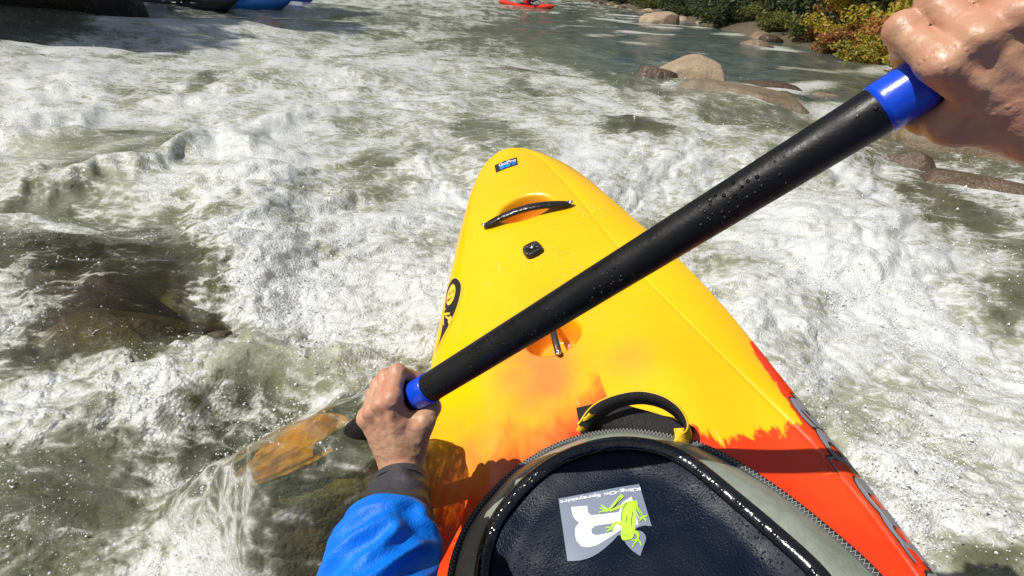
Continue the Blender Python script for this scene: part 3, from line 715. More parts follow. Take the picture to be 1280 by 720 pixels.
seated_person('person', jm[1], vm_bl, hm[1], 'paddler in grey sitting in the black kayak', (c[0], c[1]-.05, .2), R(-80))
c = unp(292, 5, .12); far_kayak((.02, .22, .75), (.5, .6, .8), 'bright blue kayak right of the black kayak', (c[0], c[1], .12), R(-85), 2.3)
seated_person('person', jm[2], vm_bl, hm[2], 'paddler sitting in the bright blue kayak', (c[0], c[1]-.05, .2), R(-95))
c = unp(326, 3, .12); far_kayak((.01, .05, .42), (.1, .1, .3), 'deep blue kayak farthest right of the waiting group', (c[0], c[1]+.4, .12), R(-40), 2.3)
seated_person('person', jm[0], simple('vest_orange', (.6, .12, .03), .6), hm[0], 'paddler in orange vest sitting in the deep blue kayak', (c[0], c[1]+.35, .2), R(-40))

# ================================================================== THE KAYAK
kay = empty('kayak', mat=KMAT); tag(kay, 'yellow and red whitewater kayak whose bow fills the foreground', 'kayak')
def kayak_mat():
    t = NT('rotomoulded_plastic'); r = t.attr('red'); 
    n = t.noise(22, 7, .65, .6, vec=t.mapping((1, .55, 1))); n2 = t.noise(5, 4, .6)
    e = t.math('ADD', r, t.math('ADD', t.math('MULTIPLY', t.math('SUBTRACT', n, .5), .9), t.math('MULTIPLY', t.math('SUBTRACT', n2, .5), .5)))
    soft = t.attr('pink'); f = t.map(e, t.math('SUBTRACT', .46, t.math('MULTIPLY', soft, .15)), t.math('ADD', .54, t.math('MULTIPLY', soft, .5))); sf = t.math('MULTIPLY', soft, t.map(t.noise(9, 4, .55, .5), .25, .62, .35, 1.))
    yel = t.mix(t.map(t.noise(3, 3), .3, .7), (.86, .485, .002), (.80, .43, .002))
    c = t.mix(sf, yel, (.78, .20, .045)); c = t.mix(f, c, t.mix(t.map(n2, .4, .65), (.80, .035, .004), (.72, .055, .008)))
    # scuffs and grit
    sp = t.voro(38); gr = t.map(sp, .04, .075, .75, 0.); gr = t.math('MULTIPLY', gr, t.map(t.noise(13, 2), .65, .70))
    c = t.mix(gr, c, (.28, .15, .02))
    sc = t.noise(14, 3, .5, vec=t.mapping((9, .6, 1), (0, 0, .5))); c = t.mix(t.map(sc, .70, .74, 0, .18), c, (.9, .7, .35))
    sc2 = t.noise(20, 3, .5, vec=t.mapping((1., 12, 1), (0, 0, -.9))); c = t.mix(t.map(sc2, .69, .73, 0, .22), c, (.55, .33, .06))
    # water beads
    vb = t.voro(165); bead = t.map(vb, .12, .42, 1., 0.); msk = t.map(t.noise(7, 3), .60, .72)
    h = t.math('MULTIPLY', bead, msk); nb = t.bump(h, .0018, .7)
    nb = t.bump(t.noise(60, 4), .0006, .6, nb)
    ro = t.map(t.noise(11, 5), .35, .7, .16, .36)
    return t.done(t.bsdf(c, ro, nb, Specular_IOR_Level=.5, Coat_Weight=.25, Coat_Roughness=.12, Subsurface_Weight=0.))
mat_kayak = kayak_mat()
def build_hull():
    s = np.r_[0, np.geomspace(.0008, .03, 26), np.linspace(.032, 1.3, 560), np.linspace(1.32, 2.7, 90)]
    v = np.linspace(-1, 1, 281); nd = len(v)
    S, Vv = np.meshgrid(s, v, indexing='ij'); X = np.where(Vv < 0, Vv*kl(S), Vv*krr(S)); Zt = deckz(X, S)
    Xd, Zd, Sd = X, Zt, S
    # rounded gunwale and hull
    q = np.linspace(0, 1, 30)[1:]
    def side(sg):
        W = (krr(s) if sg > 0 else kl(s))[:, None]; Q = q[None]; dpt = (.27*np.clip(s/.5, .12, 1)**.6*np.clip((2.7-s)/.5, .1, 1)**.6)[:, None]
        bul = .006*np.sin(np.clip(Q*6, 0, 1)*math.pi)*np.minimum(1, W/.05)
        Xs = (W+bul)*np.where(Q < .55, 1-.10*(Q/.55)**2, .90*np.cos((Q-.55)/.45*math.pi/2)**.6)
        Zs = he(s)[:, None]-dpt*np.where(Q < .55, Q*1.15, .6325+.3675*np.sin((Q-.55)/.45*math.pi/2))
        return sg*Xs, Zs
    xr, zr = side(1); xl, zl = side(-1)
    XX = np.concatenate([Xd, xr, xl[:, ::-1]], 1); ZZ = np.concatenate([Zd, zr, zl[:, ::-1]], 1); nc = XX.shape[1]
    YY = -np.repeat(s[:, None], nc, 1)
    V = np.stack([XX, YY, ZZ], -1).reshape(-1, 3)
    # colour regions of the moulded plastic and painted shade in its hollows, boat's frame
    wp = kworld(V); px, py, _ = proj(wp); x, sy = V[:, 0], -V[:, 1]
    wl = krr(sy)
    red = np.zeros(len(V))
    def R_(u, a, b): return sst(a, b, u)
    # right: red beyond a ragged line, reaching forward along the gunwale
    b1 = 1.075+.06*sst(.16, .10, x)                       # boundary distance for the right half
    red = np.where(x > .05, np.clip(.5+(sy-b1)*6, 0, 1), 0)
    gun = np.clip(.5+((x-(wl-.012-.08*np.clip(sy-.86, 0, .4)))*22), 0, 1)*np.clip((sy-.81)*9, 0, 1)
    red = np.maximum(red, np.where((x > .05) & (sy < 1.5), gun, 0))
    b2 = .985+.10*np.clip((x+.05)/.12, -1, 1)
    lf = np.clip(.5+(sy-(1.01-.40*np.clip(x+.22, 0, .3)))*5, 0, 1); red = np.maximum(red, np.where(x <= .05, lf, 0))
    red = np.where(sy > 1.5, 1, red)
    hullside = np.arange(nc) >= nd; hs = np.tile(hullside, len(s))
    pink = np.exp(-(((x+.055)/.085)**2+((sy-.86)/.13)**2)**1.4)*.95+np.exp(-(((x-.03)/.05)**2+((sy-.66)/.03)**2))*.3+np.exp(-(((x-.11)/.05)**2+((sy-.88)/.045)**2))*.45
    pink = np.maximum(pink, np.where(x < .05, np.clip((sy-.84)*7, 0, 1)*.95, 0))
    for (c_, rs_, rx_) in REC: pink = np.maximum(pink, .55*(1-sst(.75, 1.0, np.sqrt(((x-c_[0])/rx_)**2+((-sy-c_[1])/rs_)**2))))  # orange tint in the hollows: painted shade of their wet inner walls
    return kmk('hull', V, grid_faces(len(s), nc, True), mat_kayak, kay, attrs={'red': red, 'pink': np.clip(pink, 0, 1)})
hull = build_hull()
def bvh_of(o):
    me = o.data; return BVHTree.FromPolygons([v.co[:] for v in me.vertices], [p.vertices[:] for p in me.polygons])
HB = bvh_of(hull)
def drape(pts, bvh, lift=.0008):
    """lay scaled local (x, y) points on a surface seen from above"""
    out = []
    for p in pts:
        h = bvh.ray_cast(Vector((p[0], p[1], 1.)), Vector((0, 0, -1)))
        z = h[0].z if h[0] is not None else (out[-1][2]-lift if out else 0.)
        out.append((p[0], p[1], z+lift))
    return np.array(out)
def tri_poly(poly, maxe=.012):
    """triangulate a closed outline and cut it finely enough to follow a curved surface"""
    bm = bmesh.new(); vs_ = [bm.verts.new((p[0], p[1], 0)) for p in poly]; f = bm.faces.new(vs_); bmesh.ops.triangulate(bm, faces=[f])
    for _ in range(4):
        es = [e for e in bm.edges if e.calc_length() > maxe]
        if not es: break
        bmesh.ops.subdivide_edges(bm, edges=es, cuts=1); bmesh.ops.triangulate(bm, faces=bm.faces[:])
    bm.verts.index_update(); V = np.array([v.co[:] for v in bm.verts]); Fc = [[v.index for v in f.verts] for f in bm.faces]; bm.free(); return V, Fc
def decal(name, polys_px, plane, bvh, mat, parent, lift=.0008, maxe=.012, smooth=True):
    parts = []
    for poly in polys_px:
        P = np.array([kpx(x, y, plane)*LS for x, y in poly]); V, Fc = tri_poly(P, maxe); V = drape(V, bvh, lift)
        nrm = [np.cross(V[f[1]]-V[f[0]], V[f[2]]-V[f[0]])[2] for f in Fc[:1]]
        if nrm[0] < 0: Fc = [f[::-1] for f in Fc]
        parts.append((V, Fc))
    V, Fc = cat(parts); return mk(name, V, Fc, mat, parent, smooth=smooth)
def ell(cx, cy, rx, ry, ang=0, n=28):
    a = R(ang); return [(cx+rx*math.cos(t)*math.cos(a)-ry*math.sin(t)*math.sin(a), cy+rx*math.cos(t)*math.sin(a)+ry*math.sin(t)*math.cos(a)) for t in np.arange(n)/n*2*math.pi]
def stroke(pts, w0, w1=None):
    p = np.array(pts, float); T = np.gradient(p, axis=0); T /= np.linalg.norm(T, axis=1)[:, None]; N = np.stack([-T[:, 1], T[:, 0]], -1)
    w_ = np.linspace(w0, w1 if w1 is not None else w0, len(p))[:, None]/2
    return [tuple(q) for q in np.vstack([p+N*w_, (p-N*w_)[::-1]])]
# handle over the bow hollow
def on_deck(px, py, plane, lift):
    p = kpx(px, py, plane)*LS; q = drape([p], HB, lift)[0]; return q/LS
mat_handle = simple('handle_plastic', (.02, .014, .012), .22, 90, .002)
a, b = on_deck(604, 279, .075, .004), on_deck(711, 245, .085, .004)
mid = [a+(b-a)*k+np.array([0, 0, .020*math.sin(math.pi*k)+.002]) for k in np.linspace(0, 1, 15)]
rad = [.0105+.003*(1-abs(2*k-1)**3) if 0 < k < 1 else .008 for k in np.linspace(0, 1, 15)]
hd = kmk('grab_handle', *tube(cr(mid, 4), np.interp(np.linspace(0, 1, 57), np.linspace(0, 1, 15), rad), 14, .55), mat_handle, kay)
mat_steel = simple('bolt_steel', (.55, .55, .56), .25, Metallic=1.)
def bolt(p, r_, parent, h=.004):
    n = 18; th = np.arange(n)/n*2*math.pi; V = []; 
    for k, (rr, zz) in enumerate(((1, 0), (1, .6), (.8, 1), (.45, 1), (.4, .6), (.0001, .6))):
        V.append(np.stack([p[0]+r_*rr*np.cos(th), p[1]+r_*rr*np.sin(th), p[2]+h*zz+0*th], -1))
    return kmk('bolt', np.concatenate(V), grid_faces(6, n, True)[:, ::-1], mat_steel, parent)
for p in (a, b): bolt(p+np.array([0, 0, .006]), .0065, hd)
# square vent hub
c0 = on_deck(667, 315, .05, 0.); V = []; n = 40; th = np.arange(n)/n*2*math.pi
for rr, zz in ((1.06, -.003), (1, .006), (.9, .011), (.62, .0125), (.5, .009), (.3, .008), (.0001, .008)):
    q = (np.abs(np.cos(th))**4+np.abs(np.sin(th))**4)**-.25
    q = 1+(q-1)*.75
    V.append(np.stack([c0[0]+.0225*rr*q*np.cos(th+.25), c0[1]+.0235*rr*q*np.sin(th+.25), c0[2]+zz+0*th], -1))
hub = kmk('drain_plug', np.concatenate(V), grid_faces(7, n, True)[:, ::-1], simple('plug_plastic', (.015, .015, .016), .12, 160, .004), kay); bolt(c0+np.array([0, 0, .009]), .005, hub)
# metal bar over the second hollow, along the boat
a, b = on_deck(697, 445, .04, .004), on_deck(688, 398, .04, .004); a = on_deck(699, 444, .04, .004)
mid = [a+(b-a)*k+np.array([0, 0, .012*math.sin(math.pi*k)]) for k in np.linspace(0, 1, 9)]
bar = kmk('security_bar', *tube(cr(mid, 4), .0068, 12, .5), simple('worn_metal', (.16, .11, .09), .25, 60, .001, Metallic=.8), kay); bolt(a+np.array([0, 0, .004]), .0052, bar)
# stickers
mat_blk = simple('sticker_black', (.022, .018, .016), .35); mat_sy = simple('sticker_yellow', (.80, .48, .04), .4); mat_sb = simple('sticker_blue', (.01, .22, .62), .4); mat_sb2 = simple('sticker_deep_blue', (.01, .12, .50), .4); mat_sw = simple('sticker_white', (.75, .77, .8), .4)
st = decal('sticker', [[(619.5, 211), (647.5, 201.5), (648.5, 209), (621, 218.6)]], .08, HB, mat_blk, kay, .0009)
def quadmap(q, u, v):
    q = np.array(q, float); return tuple((q[0]*(1-u)+q[1]*u)*(1-v)+(q[3]*(1-u)+q[2]*u)*v)
SQ = [(619.5, 211), (647.5, 201.5), (648.5, 209), (621, 218.6)]
for (u0, u1, m_) in ((.20, .42, mat_sb), (.46, .68, mat_sb), (.74, .94, mat_sb2)):
    decal('blue_square', [[quadmap(SQ, u, v) for u, v in ((u0, .42), (u1, .42), (u1, .88), (u0, .88))]], .08, HB, m_, st, .0013)
def text_mesh(txt, bold=.0):
    cu = bpy.data.curves.new('t', 'FONT'); cu.body = txt; cu.resolution_u = 4; cu.offset = bold; o = bpy.data.objects.new('t', cu); COL.objects.link(o)
    bpy.context.view_layer.update(); me = bpy.data.meshes.new_from_object(o.evaluated_get(bpy.context.evaluated_depsgraph_get())); bpy.data.objects.remove(o)
    bm = bmesh.new(); bm.from_mesh(me); bmesh.ops.triangulate(bm, faces=bm.faces[:]); 
    V = np.array([v.co[:] for v in bm.verts]); Fc = [[v.index for v in f.verts] for f in bm.faces]; bm.free()
    lo, hi = V.min(0), V.max(0); return (V[:, :2]-lo[:2])/(hi[:2]-lo[:2]), Fc
def text_px(name, txt, quad, plane, bvh, mat, parent, lift, bold=.0):
    """quad: image corners of the text box, bottom-left, bottom-right, top-right, top-left of the letters"""
    uv, Fc = text_mesh(txt, bold); P = np.array([kpx(*quadmap(quad, u, v), plane)*LS for u, v in uv]); V = drape(P, bvh, lift)
    if np.cross(V[Fc[0][1]]-V[Fc[0][0]], V[Fc[0][2]]-V[Fc[0][0]])[2] < 0: Fc = [f[::-1] for f in Fc]
    return mk(name, V, Fc, mat, parent, smooth=False)
text_px('sticker_text', 'GoPro', [quadmap(SQ, .18, .50), quadmap(SQ, .95, .50), quadmap(SQ, .95, .12), quadmap(SQ, .18, .12)], .08, HB, mat_sw, st, .0017, .02)
# oval smiley-and-crossbones sticker on the left edge
def c5(pts): return [(520+x/5.54, 320+y/5.54) for x, y in pts]
out = cr([(112, 632), (150, 560), (178, 400), (196, 230), (232, 170), (275, 158), (318, 190), (330, 250), (300, 360), (245, 470), (180, 560)], 6, True)
inn = cr([(122, 612), (154, 550), (184, 400), (204, 232), (236, 178), (275, 168), (310, 196), (320, 250), (291, 355), (236, 462), (172, 552)], 6, True)
s2 = decal('sticker', [c5(out)], .03, HB, mat_sy, kay, .0009)
rim_ = cr([(118, 622), (152, 555), (181, 400), (200, 231), (234, 174), (275, 163), (314, 193), (325, 250), (296, 358), (240, 466), (176, 556)], 6, True)
decal('sticker_field', [c5(inn)], .03, HB, mat_blk, s2, .0013)
decal('smiling_face', [c5(ell(243, 272, 34, 70, 15))], .03, HB, mat_sy, s2, .0017)
decal('face_marks', [c5(ell(236, 262, 4, 12, 10)), c5(ell(262, 256, 4, 12, 10)), c5(stroke([(212, 300), (225, 308), (240, 300), (252, 288)], 5))], .03, HB, mat_blk, s2, .0021)
decal('crossbones', [c5(stroke([(166, 362), (200, 352)], 16, 10)), c5(stroke([(170, 384), (235, 402)], 16, 14)), c5(stroke([(186, 380), (178, 430), (160, 450)], 12)), c5(stroke([(178, 420), (184, 468)], 10)), c5(ell(236, 448, 15, 30, 5)), c5(stroke([(200, 408), (230, 440)], 12))], .03, HB, mat_sy, s2, .0017)
# big grey lettering on the right side
def side_text():
    uv, Fc = text_mesh('mamba', .035); out = []
    for pas, (m_, off, nm) in enumerate(((mat_blk, .05, 'lettering_outline'), (simple('lettering_grey', (.24, .235, .26), .4), .0, 'lettering'))):
        uv, Fc = text_mesh('mamba', .055 if pas == 0 else .03); P = []
        for u, v in uv:
            if pas == 1: u = .006+u*.988; v = .03+v*.94
            s_ = 1.46-u*.45; w_ = float(krr(s_)); P.append(((w_+.001-.033*v)*LS, -s_*LS))
        V = drape(P, HB, .0010+.0006*pas)
        if np.cross(V[Fc[0][1]]-V[Fc[0][0]], V[Fc[0][2]]-V[Fc[0][0]])[2] < 0: Fc = [f[::-1] for f in Fc]
        mk(nm, V, Fc, m_, kay, smooth=False)
side_text()

# ================================================================== SPRAY SKIRT
sk = empty('spray_skirt', mat=KMAT); tag(sk, 'grey and navy spray skirt stretched over the kayak cockpit', 'spray skirt')
ZD = DH+.012
outer = [kpx(x, y, ZD+.022) for x, y in [(562, 725), (570, 690), (585, 655), (614, 618), (650, 584), (697, 557), (742, 543), (785, 539), (830, 545), (872, 556), (905, 571), (942, 594), (980, 620), (1020, 652), (1062, 688), (1100, 722)]]
pip = [kpx(x, y, ZD+.058) for x, y in [(602, 725), (607, 690), (619, 655), (640, 626), (668, 597), (704, 573), (745, 559), (782, 555), (822, 560), (852, 572), (882, 594), (914, 622), (950, 652), (985, 683), (1010, 705), (1030, 725)]]
yb = min(outer[0][1], outer[-1][1])
def close_back(pts, k):
    L0, R0 = pts[0], pts[-1]; cxm = (L0[0]+R0[0])/2; z = L0[2]
    return [np.array([cxm-.03*k, -1.98+.05*k, z]), np.array([cxm-.16*k, -1.93+.05*k, z]), np.array([cxm-.235*k, -1.75+.03*k, z]), np.array([L0[0]*.5+(cxm-.25*k)*.5, -1.5, z])], [np.array([R0[0]*.6+(cxm+.25*k)*.4, -1.5, z]), np.array([cxm+.235*k, -1.75+.03*k, z]), np.array([cxm+.16*k, -1.93+.05*k, z])]
def loopof(p, k):
    a, b = close_back(p, k); q = resample(np.array(a+list(p)+b+[a[0]]), 481)[:-1]
    for _ in range(3): q = sum(np.roll(q, j, 0) for j in range(-3, 4))/7
    return q
LO, LP = loopof(outer, 1.05), loopof(pip, .85)
def panelgrid(A, B, n, prof_):
    t = np.linspace(0, 1, n)[:, None, None]; G_ = A[None]*(1-t)+B[None]*t; G_[..., 2] += prof_(np.linspace(0, 1, n))[:, None]; return G_
def fine(p, lam, a, seed): return a*gnoise(p[:, 0]/lam, p[:, 1]/lam, seed)
low = LO.copy(); low[:, 2] -= .035; cen_o = LO.mean(0); low[:, :2] = cen_o[:2]+(low[:, :2]-cen_o[:2])*1.012
G_ = np.concatenate([low[None], panelgrid(LO, LP, 14, lambda t: .010*np.sin(t*math.pi))], 0); V = G_.reshape(-1, 3); V[:, 2] += fine(V, .05, .0022, 90)+fine(V, .12, .004, 91)
mat_rim = simple('grey_neoprene', (.25, .28, .235), .38, 260, .0008, .15, Coat_Weight=.35, Coat_Roughness=.18)
kmk('rim_panel', V, grid_faces(15, 480, True), mat_rim, sk)
cl_ = LP.mean(0); spine = LP.copy(); spine[:, 0] = cl_[0]+(LP[:, 0]-cl_[0])*.02; spine[:, 1] = cl_[1]+(LP[:, 1]-cl_[1])*.25
G_ = panelgrid(LP, spine, 60, lambda t: -.006*sst(0, .15, t)+.022*sst(.1, .9, t)); V = G_.reshape(-1, 3); V[:, 2] += (fine(V, .09, .0035, 93)+fine(V, .03, .0008, 94))*1.
t = NT('navy_neoprene'); wv = t.noise(420, 2); vb = t.voro(240); gl_ = t.math('MULTIPLY', t.map(vb, .10, .3, 1, 0), t.map(t.noise(9, 3), .42, .62))
nb = t.bump(t.math('ADD', t.math('MULTIPLY', wv, .5), t.math('MULTIPLY', gl_, .7)), .0016, .7)
mat_navy = t.done(t.bsdf((.0035, .007, .017), t.map(t.noise(14, 4), .35, .7, .32, .55), nb, Specular_IOR_Level=.13))
panel = kmk('centre_panel', V, grid_faces(60, 480, True), mat_navy, sk)
t = NT('wet_black_rubber'); nb = t.bump(t.math('ADD', t.noise(60, 4), t.map(t.voro(110), .1, .4, .5, 0)), .003, .5)
mat_pipe = t.done(t.bsdf((.008, .008, .010), .16, nb, Specular_IOR_Level=.7))
pth = np.vstack([LP, LP[:2]]); pth[:, 2] += .004; kmk('bungee_edge', *tube(pth, .0105, 14, .75, caps=False), mat_pipe, sk)
# seam with stitches on the outer edge
pth = np.vstack([LO, LO[:2]]); pth[:, 2] += .001; seam = kmk('seam', *tube(pth, .0062, 10, .7, caps=False), simple('seam_black', (.016, .016, .017), .6, 200, .001), sk)
PS = resample(LO, 900); T_ = np.gradient(PS, axis=0); T_ /= np.linalg.norm(T_, axis=1)[:, None]; parts = []
for i in range(0, 899, 1):
    if PS[i, 1] < -1.5: continue
    tx = T_[i]; nx = np.array([-tx[1], tx[0], 0]); sgn = .5 if i % 2 else -.5
    ax = nx+tx*sgn; ax /= np.linalg.norm(ax); m3 = np.stack([ax, np.cross([0, 0, 1], ax), [0, 0, 1]], 1)
    parts.append(box(PS[i]+np.array([0, 0, .0055]), (.0075, .0006, .0010), m3))
V, Fc = cat(parts); o = kmk('stitching', V, Fc, simple('stitch_thread', (.26, .27, .26), .5), seam, smooth=False)
SB = bvh_of(panel)
# pull strap: black webbing base and a yellow edged loop
def wide_strip(c_, wdir, w_, th_, mat, name, parent, mat2=None):
    c_ = np.asarray(c_); wdir = np.asarray(wdir, float); T = np.gradient(c_, axis=0); T /= np.linalg.norm(T, axis=1)[:, None]
    if wdir.ndim == 1: wdir = np.repeat(wdir[None], len(c_), 0)
    wdir = wdir-(wdir*T).sum(1)[:, None]*T; wdir /= np.linalg.norm(wdir, axis=1)[:, None]; N = np.cross(T, wdir); w_ = np.broadcast_to(w_, (len(c_),))[:, None]
    corners = [c_-wdir*w_/2-N*th_/2, c_+wdir*w_/2-N*th_/2, c_+wdir*w_/2+N*th_/2, c_-wdir*w_/2+N*th_/2]
    V = np.stack(corners, 1).reshape(-1, 3); Fc = grid_faces(len(c_), 4, True)
    o = kmk(name, V, Fc, mat, parent, smooth=False)
    if mat2:
        o.data.materials.append(mat2); pi = np.tile([0, 0, 1, 0], len(c_)-1); o.data.polygons.foreach_set('material_index', pi.astype(np.int32)); 
    return o
tw = NT('webbing_black'); wave = tw.noise(70, 2, vec=tw.mapping((14, 1, 1))); mat_web = tw.done(tw.bsdf((.014, .013, .013), .7, tw.bump(wave, .004, .8)))
mat_ywb = simple('webbing_yellow', (.80, .50, .01), .5, 200, .001)
loop = [kpx(x, y, z) for x, y, z in [(732, 535, .066), (742, 520, .078), (757, 508, .092), (778, 500, .102), (802, 497, .106), (826, 502, .106), (844, 513, .100), (855, 527, .090), (858, 541, .078), (852, 555, .068)]]
lp = cr(loop, 8); ln = len(lp)
wd_ = np.array([[0, .25, 1.]]*ln)
wlp = np.interp(np.linspace(0, 1, ln), [0, .12, .3, .75, .9, 1], [.034, .028, .024, .026, .028, .028])
lp[:, 2] += .0012; lo_ = wide_strip(lp, wd_, wlp, .0032, mat_ywb, 'pull_loop', sk, mat_web)
lining = lp.copy(); cen = lp.mean(0); lining[:, :2] = cen[:2]+(lp[:, :2]-cen[:2])*.972; lining[:, 2] -= .0022
wide_strip(lining, wd_, wlp*.93, .0016, mat_web, 'loop_lining', lo_)
for q in ([(728, 538, .06), (734, 526, .075), (742, 517, .085)], [(852, 535, .082), (853, 548, .074), (844, 560, .066)]):
    wide_strip(cr([kpx(*p) for p in q], 6), np.array([1., .3, .15]), .022, .003, mat_ywb, 'loop_tab', lo_)
wide_strip(cr([kpx(*p) for p in [(724, 530, .052), (760, 524, .058), (795, 532, .060), (830, 543, .058), (862, 556, .050)]], 6), np.array([.12, 1., .45]), .052, .003, mat_web, 'strap_base', sk)
# square logo patch with lettering and frog
def c3(pts): return [(680+x/5.144, 580+y/5.144) for x, y in pts]
PZ = ZD+.062
patch = [(84, 204), (605, 106), (690, 390), (640, 385), (592, 405), (560, 470), (600, 400), (640, 430), (655, 470), (640, 540), (620, 596), (560, 545), (525, 500), (490, 455)]
patch = [(84, 204), (605, 106), (690, 390)]+cr([(690, 390), (640, 388), (600, 402), (585, 420), (620, 425), (645, 445), (655, 480), (640, 530), (620, 596)], 4).tolist()[1:]+cr([(620, 596), (570, 560), (530, 515), (510, 480), (480, 450), (440, 490), (380, 545), (310, 590), (230, 612), (146, 615)], 4).tolist()[1:]
lgp = decal('logo_patch', [c3(patch)], PZ, SB, simple('patch_grey', (.17, .20, .27), .45), sk, .0012)
text_px('logo_text', 'Kling-On Sprayskirt', [c3([(612, 122)])[0], c3([(93, 212)])[0], c3([(96, 240)])[0], c3([(618, 152)])[0]], PZ, SB, mat_sw, lgp, .0018, .025)
mat_lw = simple('logo_white', (.78, .78, .75), .4)
Rp = [(168, 262), (272, 255), (278, 300), (300, 322), (360, 318), (470, 305), (560, 290), (600, 388)]
ro = cr([(168, 262), (176, 310), (196, 345), (222, 365)], 5).tolist()+cr([(222, 365), (198, 395), (194, 440), (205, 485), (235, 520), (280, 530), (340, 515), (400, 480), (470, 432)], 5).tolist()[1:]
ri = [(500, 395), (500, 300), (420, 302), (340, 314), (296, 318), (276, 295), (271, 255)]
hole = cr([(300, 410), (304, 438), (330, 452), (390, 440), (440, 425)], 5).tolist(); hole2 = [(440, 375), (380, 380), (325, 388)]
decal('logo_letter', [c3([(168,262),(272,255),(276,295),(296,316),(360,312),(478,300),(500,235),(560,195),(606,385),(560,395),(500,415),(470,432),(450,425),(440,372),(325,388),(300,410),(304,438),(330,452),(390,442),(449,427),(469,434),(400,480),(340,515),(280,530),(235,520),(205,485),(194,440),(198,395),(222,365),(196,345),(176,310)])], PZ, SB, mat_lw, lgp, .0018)
mat_frog = simple('frog_green', (.40, .74, .03), .45); mat_fl = simple('frog_line', (.05, .10, .03), .5)
frog = [cr([(530, 235), (575, 228), (590, 290), (588, 380), (582, 440), (570, 475), (540, 488), (510, 490), (495, 465), (497, 420), (490, 350), (500, 280)], 5, True)]
fr_polys = [c3(frog[0])]
for st_ in ([(500, 190), (470, 225), (430, 270), (410, 290)], [(540, 240), (480, 268), (420, 292)], [(410, 290), (375, 278), (355, 270)], [(405, 292), (380, 292), (348, 300)], [(408, 285), (378, 262), (362, 250)],
            [(580, 225), (600, 270), (625, 320)], [(590, 300), (605, 335), (628, 345)], [(625, 325), (650, 330), (662, 322)], [(625, 335), (645, 345), (655, 360)], [(622, 338), (620, 352), (610, 360)],
            [(492, 385), (460, 370), (440, 392), (425, 412)], [(430, 408), (410, 402), (392, 408)], [(430, 412), (412, 422), (398, 430)], [(440, 410), (445, 425), (455, 438)],
            [(585, 430), (605, 455), (600, 490)], [(600, 488), (580, 492), (562, 488)], [(600, 492), (585, 510), (570, 540)], [(604, 490), (618, 505), (628, 530)]):
    k = len(st_); wd2 = 26 if k == 4 and st_[0] != (492, 385) else (22 if st_[0] in ((492, 385), (585, 430), (580, 225), (540, 240)) else 10)
    fr_polys.append(c3(stroke(cr(st_, 4), wd2, wd2*.55)))
fg = decal('frog', fr_polys, PZ, SB, mat_frog, lgp, .0026)
decal('frog_lines', [c3(stroke(cr(q, 4), 3.5)) for q in ([(490, 205), (455, 255), (425, 285)], [(530, 240), (500, 290), (497, 360)], [(570, 300), (560, 360), (565, 400)], [(600, 250), (610, 290), (625, 325)], [(515, 450), (540, 470)], [(530, 330), (525, 370)])], PZ, SB, mat_fl, fg, .0034)
# ================================================================== PADDLE
PL = camp(525, 492, .58); PRr = camp(1130, 118, .335); AX = (PRr-PL); GL = np.linalg.norm(AX); AX /= GL
pad = empty('kayak_paddle'); tag(pad, 'black kayak paddle with blue rings and orange blade held across the deck', 'paddle')
def onshaft(d): return PL+AX*d
t = NT('carbon_shaft'); vb = t.voro(210); bd = t.math('MULTIPLY', t.map(vb, .1, .36, 1, 0), t.map(t.noise(22, 3), .5, .62)); nb = t.bump(t.math('ADD', bd, t.math('MULTIPLY', t.noise(300, 2), .12)), .0022, .9)
mat_shaft = t.done(t.bsdf((.006, .006, .0065), t.map(t.noise(30, 4), .3, .7, .34, .55), nb, Specular_IOR_Level=.28))
RS = .0166
d = np.linspace(-.20, GL+.34, 120); mk('shaft', *tube([onshaft(k) for k in d], RS, 40), mat_shaft, pad)
mat_ring = simple('blue_tape', (.004, .06, .62), .28, 60, .0006, .1, Coat_Weight=.3)
for d0, d1 in ((-.004, .019), (GL-.016, GL+.012)):
    k = np.array([d0, d0+.0004, d1-.0004, d1]); mk('grip_ring', *tube([onshaft(q) for q in np.r_[k[0], np.linspace(k[1], k[2], 8), k[3]]], np.r_[RS-.001, np.full(8, RS+.0010), RS-.001], 40), mat_ring, pad)
mat_blade = simple('blade_orange', (.95, .42, .01), .3, 12, .002, .15)
def blade(base, dr, face, L=.46, Wd=.095):
    nn = 40; u = np.linspace(0, 1, nn); side = np.cross(dr, face); side /= np.linalg.norm(side); wd = Wd*np.sin(np.clip(u*.93+.06, 0, 1)*math.pi)**.5*(1-.25*(1-u)**2); wd[0] = .018; wd = np.maximum(wd, .012)
    v = np.linspace(-1, 1, 21); U, Vv = np.meshgrid(u, v, indexing='ij')
    P = base+dr*(U[..., None]*L)+side*(wd[:, None]*Vv)[..., None]+face*((.02*Vv**2*wd[:, None]/Wd)+.03*U**2)[..., None]
    th_ = (.0035+.010*np.exp(-(Vv/.12)**2)*(1-U))[..., None]*face
    A, B = (P+th_).reshape(-1, 3), (P-th_).reshape(-1, 3); F1 = grid_faces(nn, 21); F2 = F1[:, ::-1]+nn*21
    ring = list(range(21))+[i*21+20 for i in range(1, nn)]+[(nn-1)*21+20-i for i in range(1, 21)]+[(nn-1-i)*21 for i in range(1, nn)]
    R2 = [[ring[i], ring[(i+1) % len(ring)], ring[(i+1) % len(ring)]+nn*21, ring[i]+nn*21] for i in range(len(ring))]
    mk('blade', np.vstack([A, B]), np.vstack([F1, F2, np.array(R2)]), mat_blade, pad)
fcv = np.cross(AX, [0.25, .3, 1]); fcv /= np.linalg.norm(fcv); face1 = np.cross(AX, fcv); face1 /= np.linalg.norm(face1)
